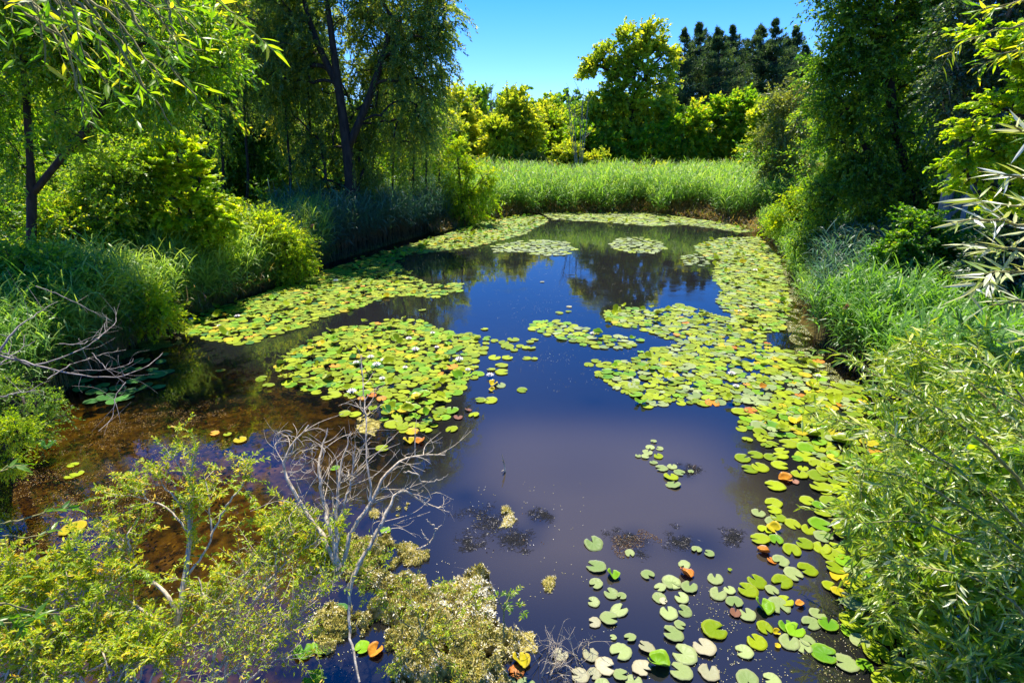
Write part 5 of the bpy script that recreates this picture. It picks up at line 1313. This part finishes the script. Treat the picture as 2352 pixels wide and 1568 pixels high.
def mat_(label, poly, z, h, nfr, seed, tb_=.45, fr_=.016, name="floating_algae", ragged=.05):
    P = np.array([G(*z(*q))[:2] for q in poly])
    x0, y0 = P.min(0) - .02; x1, y1 = P.max(0) + .02
    st = .018
    gx, gy = np.meshgrid(np.arange(x0, x1, st), np.arange(y0, y1, st))
    q = np.column_stack([gx.ravel(), gy.ravel()])
    wob = (vnoise(q[:, 0], q[:, 1], .10, seed) - .5) * ragged * 2 + (vnoise(q[:, 0], q[:, 1], .04, seed + 1) - .5) * ragged
    d = np.where(inside(P, q), 1, -1) * polydist(P, q) + wob
    zz = np.clip(d / .12, 0, 1) ** .6 * h * (.35 + .8 * vnoise(q[:, 0], q[:, 1], .16, seed + 2)) * (.6 + .6 * vnoise(q[:, 0], q[:, 1], .05, seed + 3)) + .004
    hole = vnoise(q[:, 0], q[:, 1], .22, seed + 6) * .6 + vnoise(q[:, 0], q[:, 1], .07, seed + 7) * .4
    zz = np.where((d > 0) & (hole > .25), zz, -.04)
    mb = MB(); ny, nx = gx.shape; idx = np.arange(nx * ny).reshape(ny, nx)
    F = np.stack([idx[:-1, :-1], idx[:-1, 1:], idx[1:, 1:], idx[1:, :-1]], -1).reshape(-1, 4)
    F = F[(zz[F] > 0).any(axis=1)]
    mb.add(np.column_stack([q, zz]), F, np.full(len(q), .5))
    rng = np.random.default_rng(seed)
    n_ = int(nfr * (x1 - x0) * (y1 - y0)); r_ = rng.uniform((x0, y0), (x1, y1), (n_, 2))
    ix = np.clip(((r_[:, 0] - x0) / st).round().astype(int), 0, nx - 1); iy = np.clip(((r_[:, 1] - y0) / st).round().astype(int), 0, ny - 1)
    hz = zz.reshape(ny, nx)[iy, ix]; k = hz > 0
    r_, hz = r_[k], hz[k]
    t_ = np.clip(tb_ + .75 * (vnoise(r_[:, 0], r_[:, 1], .25, seed + 4) - .5) + .6 * (vnoise(r_[:, 0], r_[:, 1], .07, seed + 9) - .5) + .2 * rng.normal(size=len(r_)), 0, 1)
    P3 = np.column_stack([r_, hz + rng.uniform(-.004, .012, len(r_))])
    leaves(mb, P3, polyrs(rng, len(r_)) * [1, 1, .9] + [0, 0, .45], polyrs(rng, len(r_)) + [0, 0, .8], fr_ * rng.uniform(.6, 1.5, len(r_)), fr_ * .5, t_, 'diamond', 1)
    o = mb.obj(name, [M['cushion'], M['algae']]); tag(o, label, "algae", kind='stuff'); return o
mat_("big lumpy yellow-tan mat of floating algae at the bottom middle", [(930, 870), (985, 885), (1035, 960), (1040, 1080), (1030, 1210), (1120, 1240), (1210, 1250), (1220, 1300), (1150, 1400), (1120, 1500), (1100, 1640), (380, 1640), (400, 1450), (390, 1330), (430, 1230), (400, 1130), (330, 1160), (230, 1240), (200, 1200), (290, 1120), (400, 1040), (390, 900), (460, 870), (600, 940), (700, 1000), (800, 970), (850, 930)], Z4, .20, 12000, 61, .66, .026, ragged=.10)
mat_("white frothy edge of the algae at the bottom middle", [(1230, 1250), (1290, 1225), (1310, 1270), (1300, 1380), (1220, 1400), (1170, 1350)], Z4, .05, 9000, 62, .95)
mat_("orange-yellow algae clump around the foot of the bare bush", [(60, 720), (150, 670), (300, 660), (420, 665), (400, 720), (330, 770), (300, 860), (330, 900), (420, 890), (440, 960), (400, 1040), (330, 1000), (250, 950), (120, 920), (30, 860)], Z4, .17, 12000, 63, .5, .026, ragged=.09)
mat_("small golden algae raft right of the bare bush's foot", [(440, 720), (520, 695), (640, 740), (620, 800), (560, 830), (480, 810), (390, 850), (400, 790)], Z4, .08, 11000, 64, .45, .022, ragged=.07)
mat_("yellow algae lobes along the bottom left of the big mat", [(0, 1080), (60, 1050), (110, 1100), (180, 1160), (190, 1230), (130, 1290), (60, 1320), (30, 1400), (-20, 1420), (-100, 1380), (-110, 1200)], Z4, .12, 11000, 65, .48, .022, ragged=.07)
mat_("small whitish tuft of algae alone in the open water above the mat", [(1100, 460), (1140, 455), (1165, 500), (1185, 540), (1160, 590), (1080, 590), (1110, 540), (1090, 500)], Z4, .05, 14000, 66, .8, ragged=.02)
mat_("tiny whitish tuft of algae right of the mat", [(1375, 900), (1435, 895), (1430, 960), (1405, 1005), (1370, 985), (1360, 940)], Z4, .05, 14000, 67, .8, ragged=.02)
mat_("flecks of algae around the bare bush's thin upright twig", [(-20, 960), (15, 945), (35, 975), (20, 1000), (-20, 990)], lambda x, y: (x + 840, y), .02, 3000, 68, .5)
mat_("small algae clumps hanging on the bare bush's right-hand twigs", [(420, 440), (510, 440), (500, 500), (440, 510)], Z4, .03, 12000, 69, .5)
mat_("golden algae patch beneath the bare bush's right-hand arch", [(250, 490), (300, 480), (320, 510), (290, 530), (250, 520)], Z4, .03, 12000, 70, .4)

# ---- specks of duckweed and litter
def specks(label, z, polys, dens, seed, size=.014, mat='algae', zz=.006, tb_=.7, name="duckweed", kind_cat="duckweed"):
    rng = np.random.default_rng(seed); mb = MB()
    for poly in polys:
        P = np.array([G(*z(*q))[:2] for q in poly]); x0, y0 = P.min(0); x1, y1 = P.max(0)
        n = int((x1 - x0) * (y1 - y0) * dens); q = rng.uniform((x0, y0), (x1, y1), (n, 2)); q = q[inside(P, q)]
        q = q[(vnoise(q[:, 0], q[:, 1], .18, seed) * .6 + vnoise(q[:, 0], q[:, 1], .6, seed + 1) * .4) > .48]
        n = len(q)
        if n: leaves(mb, np.column_stack([q, zz + rng.uniform(0, .004, n)]), polyrs(rng, n) * [1, 1, .1], np.tile([0, 0, 1.], (n, 1)) + .2 * polyrs(rng, n), size * rng.uniform(.5, 1.5, n), size * .6, np.clip(tb_ + .2 * rng.normal(size=n), 0, 1))
    o = mb.obj(name, M[mat]); tag(o, label, kind_cat, kind='stuff'); return o
ID = lambda x, y: (x, y)
specks("tiny pale duckweed leaves floating between the bottom right pads", ID, [[(1330, 1470), (1420, 1430), (1500, 1500), (1500, 1600), (1300, 1600)], [(1560, 1330), (1950, 1420), (2000, 1600), (1600, 1600)]], 420, 80, .011, 'algae', .006, .5)
specks("tiny specks floating on the open water", ID, [[(1000, 1100), (1350, 1100), (1350, 1450), (1000, 1450)], [(1080, 600), (1400, 600), (1650, 750), (1500, 900), (1200, 900)]], 60, 81, .012)
specks("tiny duckweed specks on dark water between the shrub stems", ID, [[(380, 1300), (740, 1250), (860, 1600), (400, 1600)]], 350, 82, .010)
specks("floating brown leaf litter over the shallows at the left", ID, [[(-50, 1060), (230, 960), (480, 900), (560, 1000), (400, 1150), (250, 1300), (-50, 1500)], [(380, 740), (420, 790), (300, 830), (150, 850), (230, 800)]], 1700, 83, .015, 'litter', .001, .45, "leaf_litter", "litter")
specks("brown weed fragments breaking the surface left of the mid-water pads", Z4, [[(1740, 650), (1880, 590), (2000, 600), (2110, 670), (2100, 710), (1960, 760), (1850, 800)], [(2100, 140), (2200, 150), (2320, 190), (2320, 220), (2150, 190)]], 6000, 84, .014, 'litter', .001, .15, "water_weed", "weed")
specks("dark feathery weed just under the surface in the middle foreground", Z4, [[(950, 700), (1080, 600), (1250, 480), (1360, 560), (1380, 680), (1240, 760), (1000, 790)]], 2500, 85, .03, 'litter', -.01, .1, "water_weed", "weed")
specks("golden weed mush along the left waterline", ID, [[(400, 752), (420, 790), (330, 810), (200, 850), (200, 830), (300, 790)]], 8000, 86, .03, 'algae', .004, .2, "water_weed", "weed")
specks("floating brown scum and duckweed along the right shore", ID, [[(1700, 560), (1820, 600), (1860, 680), (1850, 740), (1900, 830), (1960, 900), (1900, 930), (1820, 800), (1780, 640)]], 3500, 87, .028, 'algae', .004, .2, "water_weed", "weed")

# ---- low herb at the left edge, near
for lab, bx, by, Y, n, sd_, mt, ls in [("ferny dark green herb on the left bank, below the dead branches", 60, 960, 7.6, 120, 90, 'lf_mid', [(40, 950, 60), (110, 930, 44), (-20, 900, 70), (90, 990, 30)]),
                                   ("ferny bright yellow-green herb at the left edge, lit by the sun", 20, 1050, 6.3, 90, 91, 'lf_yellow', [(10, 1000, 40), (40, 980, 30), (-20, 1040, 40), (20, 1060, 26)])]:
    plant("waterside_herb", lab, "herb", G(bx, by, 0), Y, ls, [[(ls[0][0], ls[0][1] + 40), (ls[0][0], ls[0][1])]], n, M[mt], M['bark'], seed=sd_, trunk_r=.01, zmin=-.02, shell=.1,
          fol=dict(ntw=6, tlen=.22, nlf=14, L=.045, W=.014, shape='diamond', droop=.2, out_=.5, spread=.1, tb=.5, tv=.3, stem_r=.0015))
near_shrub("leaning_branch", "dark glossy green leafy sprig reaching in from the left edge over the brown shallows", "branch", G(-60, 1250, 0), [
 (Bz((-200, 640, 3.2), (0, 570, 3.3), (200, 520, 3.45), (380, 470, 3.6), (520, 430, 3.7)), .006, .002), (Bz((-200, 600, 3.2), (50, 640, 3.3), (250, 640, 3.4), (330, 600, 3.45)), .005, .002),
 (Bz((-200, 280, 3.3), (-50, 260, 3.4), (60, 210, 3.5), (150, 190, 3.55)), .005, .002), (Bz((-200, 640, 3.2), (-210, 400, 3.25), (-200, 280, 3.3)), .006, .005), (Bz((-200, 640, 3.2), (-250, 900, 3.0), (-250, 1200, 2.9)), .006, .005), (Bz((-250, 1200, 2.9), (0, 1190, 3.0), (200, 1170, 3.1)), .006, .002), (Bz((-250, 1190, 2.9), (0, 1040, 3.0), (200, 1120, 3.1), (400, 1130, 3.2)), .006, .002)],
 5, .2, M['lf_bright'], 59, per_m=30, L=.11, W=.034, tw_r=.003, sub=0, tb_=.25, t0=.05)

# ---- overhanging near branches, top left corner
rng = np.random.default_rng(60)
lines = []
for k in range(34):
    x0 = rng.uniform(-160, 330); y0 = rng.uniform(-220, -20)
    Y = rng.uniform(2.6, 3.6); Lp = rng.uniform(160, 400) * (1 if x0 < 250 else .75)
    a = rng.uniform(.45, 1.15)
    lines.append(([(x0, y0, Y), (x0 + Lp * .45 * math.cos(a * .7), y0 + Lp * .45 * math.sin(a * .7), Y - .05), (x0 + Lp * math.cos(a), y0 + Lp * math.sin(a), Y - .1)], .006, .002))
lines += [([(150, -60, 2.9), (240, 60, 2.9), (330, 190, 2.9), (395, 290, 2.9)], .006, .002), ([(230, -60, 3), (320, 60, 3), (400, 170, 3), (475, 250, 3)], .006, .002), ([(280, -60, 2.8), (350, 20, 2.8), (400, 70, 2.8)], .005, .002),
          ([(340, -80, 3.1), (400, 20, 3.1), (470, 90, 3.1)], .005, .002), ([(60, -60, 2.8), (150, 60, 2.8), (220, 150, 2.8), (250, 190, 2.8)], .006, .002)]
near_shrub("overhanging_branch", "long-leaved bright green willow branches hanging into the top left corner, close to the viewer", "branch", at(-300, -400, 3), lines + [([(-500, -500, 3.4), (-200, -320, 3.2), (100, -240, 3.0), (400, -260, 3.0)], .03, .012)],
 3.2, .26, M['lf_bright'], 61, per_m=34, L=.088, W=.021, tw_r=.0025, sub=0, tb_=.55, bias=(.2, 0, -.5), t0=.15)

# ---- big willow shrub, right foreground
rng = np.random.default_rng(62)
wl = [(2120, 850, 75, 6.4), (2230, 800, 80, 6.2), (2040, 860, 50, 6.6), (2330, 850, 90, 5.8), (2000, 960, 50, 6.0), (2090, 980, 90, 5.6), (2230, 980, 110, 5.2), (2350, 1000, 110, 5.0),
      (2060, 1090, 90, 5.0), (2200, 1130, 130, 4.6), (2340, 1180, 130, 4.3), (2090, 1220, 110, 4.5), (2000, 1180, 60, 4.8), (2230, 1300, 130, 4.0), (2350, 1380, 130, 3.8), (2120, 1370, 110, 4.0), (2040, 1290, 50, 4.3),
      (2250, 1470, 130, 3.6), (2130, 1500, 80, 3.6), (2350, 1540, 130, 3.4), (2220, 1600, 130, 3.3), (2450, 1250, 130, 4.0)]
plant("willow_shrub", "huge silvery willow shrub over the pads, lower right", "shrub", G(2480, 1500, 0), 4.5, wl,
      [[(2480, 1500, 3.8), (2400, 1350, 4.0), (2280, 1150, 4.6), (2180, 950, 5.6)], [(2480, 1480, 3.8), (2350, 1400, 3.9), (2200, 1330, 4.1), (2080, 1250, 4.5)], [(2500, 1560, 3.6), (2380, 1500, 3.7), (2250, 1450, 3.8), (2100, 1400, 4.0)], [(2500, 1400, 4.0), (2450, 1150, 4.6), (2350, 900, 5.6)]],
      440, M['lf_silver'], M['twig_green'], seed=63, trunk_r=.022, rt=.0022, zmin=-.0, shell=.1, up=.12, crownname='foliage', trunkname='stem',
      fol=dict(ntw=4, tlen=.36, nlf=15, L=.105, W=.022, shape='lance', droop=.25, out_=.25, spread=.10, tb=.52, tv=.32, upn=.7, stem_r=.002, jt=.22, sidev=.42))
near_shrub("willow_branch", "silvery long-leaved willow sprays arching up along the middle of the right foreground", "branch", at(2480, 1300, 4.2), [
 ([(2480, 1300, 4.2), (2300, 1050, 4.2), (2150, 930, 4.2), (1950, 770 + 60, 4.3)], .012, .003), ([(2480, 1250, 4.2), (2350, 1000, 4.2), (2200, 850, 4.3), (2080, 780, 4.4)], .012, .003), ([(2480, 1200, 4.0), (2400, 980, 4.0), (2330, 880, 4.1), (2220, 800, 4.2)], .010, .003),
 ([(2480, 1350, 3.8), (2280, 1130, 3.9), (2080, 1000, 4.0), (1900, 960, 4.1)], .010, .003), ([(2480, 1400, 3.6), (2250, 1250, 3.7), (2100, 1190, 3.8), (1980, 1200, 3.9)], .010, .003), ([(2480, 1150, 3.8), (2420, 1000, 3.8), (2350, 920, 3.8), (2250, 880, 3.9)], .010, .003),
 ([(2450, 1340, 3.6), (2240, 1180, 3.7), (2080, 1090, 3.8), (1960, 1070, 3.9)], .008, .003), ([(2480, 1560, 3.2), (2300, 1350, 3.3), (2160, 1300, 3.4), (2040, 1300, 3.5)], .008, .003)],
 9, .38, M['lf_silver'], 64, per_m=42, L=.12, W=.022, tw_r=.003, sub=1, tb_=.62, bias=(-.6, .1, .15), t0=.1)
near_shrub("willow_branch", "close white-backed willow leaves thrusting in from the right edge, blurred and large", "branch", at(2650, 700, 1.9), [
 ([(2650, 500, 2.0), (2450, 420, 2.0), (2350, 400, 2.0), (2290, 400, 2.0)], .006, .002), ([(2650, 640, 1.9), (2430, 530, 1.9), (2300, 500, 1.9), (2200, 510, 1.9)], .006, .002), ([(2650, 600, 1.9), (2450, 580, 1.9), (2330, 570, 1.9), (2230, 560, 1.9)], .006, .002),
 ([(2650, 700, 2.0), (2450, 640, 2.0), (2340, 620, 2.0), (2260, 630, 2.0)], .006, .002), ([(2650, 760, 2.0), (2450, 720, 2.0), (2350, 690, 2.0), (2270, 700, 2.0)], .006, .002), ([(2650, 380, 1.9), (2450, 330, 1.9), (2380, 300, 1.9), (2330, 290, 1.9)], .006, .002),
 ([(2650, 460, 2.1), (2420, 480, 2.1), (2300, 470, 2.1)], .006, .002), ([(2650, 820, 2.1), (2450, 790, 2.1), (2360, 770, 2.1)], .006, .002)],
 3, .12, M['lf_white'], 65, per_m=85, L=.115, W=.0145, tw_r=.002, sub=0, tb_=.62, bias=(-.8, 0, 0), t0=.2, stem='twig_green')
near_shrub("willow_branch", "bright green long-leaved willow spray drooping into the top right corner", "branch", at(2600, -50, 3), [
 ([(2600, -40, 3), (2450, 20, 3), (2330, 60, 3), (2200, 95, 3.1)], .006, .002), ([(2600, -60, 3.1), (2450, -20, 3.1), (2330, 10, 3.1), (2260, 20, 3.1)], .006, .002), ([(2600, 60, 3), (2450, 70, 3), (2350, 110, 3), (2260, 135, 3)], .006, .002)],
 8, .2, M['lf_bright'], 66, per_m=45, L=.085, W=.017, tw_r=.002, sub=0, tb_=.8, bias=(-.6, 0, -.2), t0=.2, stem='twig_green')

near_shrub("yellow_herb", "straggly yellow-green herb growing up through the middle of the algae mat", "herb", G(*Z4(600, 1250), 0), [
 (B4((600, 1250, 3.75), (560, 1120, 3.85), (500, 980, 3.95), (440, 890, 4.0)), .005, .002), (B4((600, 1250, 3.75), (640, 1100, 3.85), (700, 980, 3.95), (740, 940, 4.0)), .005, .002), (B4((600, 1250, 3.75), (480, 1180, 3.8), (330, 1060, 3.9)), .005, .002),
 (B4((600, 1250, 3.75), (760, 1180, 3.8), (900, 1050, 3.9), (960, 930, 3.95)), .005, .002), (B4((600, 1250, 3.75), (740, 1280, 3.7), (950, 1240, 3.75)), .005, .002), (B4((600, 1250, 3.75), (500, 1380, 3.65), (420, 1480, 3.6)), .005, .002), (B4((600, 1250, 3.75), (720, 1420, 3.65), (860, 1520, 3.55)), .005, .002)],
 28, .18, M['lf_near'], 71, per_m=70, L=.035, W=.012, tw_r=.002, t0=.1, sub=1)
near_shrub("yellow_herb", "yellow herb sprouting beside the bare bush's foot on the orange-yellow algae", "herb", G(*Z4(180, 900), 0), [
 (B4((180, 900, 4.0), (150, 800, 4.05), (60, 700, 4.1)), .005, .002), (B4((180, 900, 4.0), (220, 780, 4.05), (260, 700, 4.1)), .005, .002), (B4((180, 900, 4.0), (300, 840, 4.0), (380, 760, 4.05)), .005, .002), (B4((180, 900, 4.0), (80, 860, 4.0), (0, 800, 4.05)), .005, .002), (B4((180, 900, 4.0), (300, 950, 3.95), (330, 1010, 3.9)), .005, .002)],
 30, .17, M['lf_yellow'], 72, per_m=80, L=.035, W=.012, tw_r=.002, t0=.1, sub=1)
# broad-leaved vine threaded through the willow
plant("grape_vine", "broad-leaved vine scrambling through the right foreground willow shrub", "vine", G(2440, 1450, 0), 4.2,
      [(2100, 1120, 60, 4.7), (2230, 1090, 60, 4.6), (2300, 1060, 50, 4.5), (2180, 1260, 70, 4.1), (2280, 1350, 80, 3.8), (2060, 1240, 40, 4.4), (2240, 1500, 70, 3.5), (2150, 1420, 50, 3.8)],
      [[(2440, 1450, 3.8), (2340, 1300, 4.0), (2240, 1180, 4.4), (2140, 1110, 4.7)]], 60, M['lf_yellow'], M['twig_green'], seed=73, trunk_r=.012, rt=.002, zmin=0, shell=.1,
      crownname='foliage', trunkname='stem', fol=dict(ntw=3, tlen=.25, nlf=5, L=.09, W=.085, shape='maple', droop=.15, out_=.4, spread=.08, tb=.35, tv=.3, upn=1.6, stem_r=.002))

M['weed_dark'] = leafmat("dark_water_weed", [(0, (.004, .006, .008)), (.8, (.02, .02, .022)), (.95, (.05, .045, .04)), (1, (.35, .33, .30))], 1.0, .1, .004, .5)
rngw = np.random.default_rng(95)
for lab, cs in [("dark feathery weed patch just under the surface round the whitish algae tuft", [(1120, 1200, .28), (1190, 1240, .22), (1240, 1180, .13), (1075, 1250, .14)]), ("dark reddish weed strands at the surface beside the isolated lower right pads", [(1560, 1240, .16), (1440, 1240, .2), (1590, 1080, .15), (1680, 1230, .15)])]:
    mb = MB()
    for (x, y, r) in cs:
        c0 = G(x, y, 0); n = int(5200 * r)
        cl = rngw.normal(0, r * .5, (26, 2)); k_ = rngw.integers(0, 26, n)
        q = c0[:2] + cl[k_] + rngw.normal(0, r * .16, (n, 2))
        leaves(mb, np.column_stack([q, np.full(n, .0015)]), polyrs(rngw, n) * [1, 1, .02], np.tile([0, 0, 1.], (n, 1)), .05 * rngw.uniform(.4, 1.3, n), .004, np.clip(rngw.normal(.4, .3, n), 0, 1))
    tag(mb.obj("water_weed", M['weed_dark']), lab, "weed", kind='stuff')
specks("sunken brown leaves and stems lying on the shallow bed at the left", ID, [[(-50, 1060), (230, 960), (520, 860), (700, 900), (620, 1100), (400, 1300), (-50, 1500)]], 260, 94, .06, 'litter', -.03, .6, "sunken_litter", "litter")
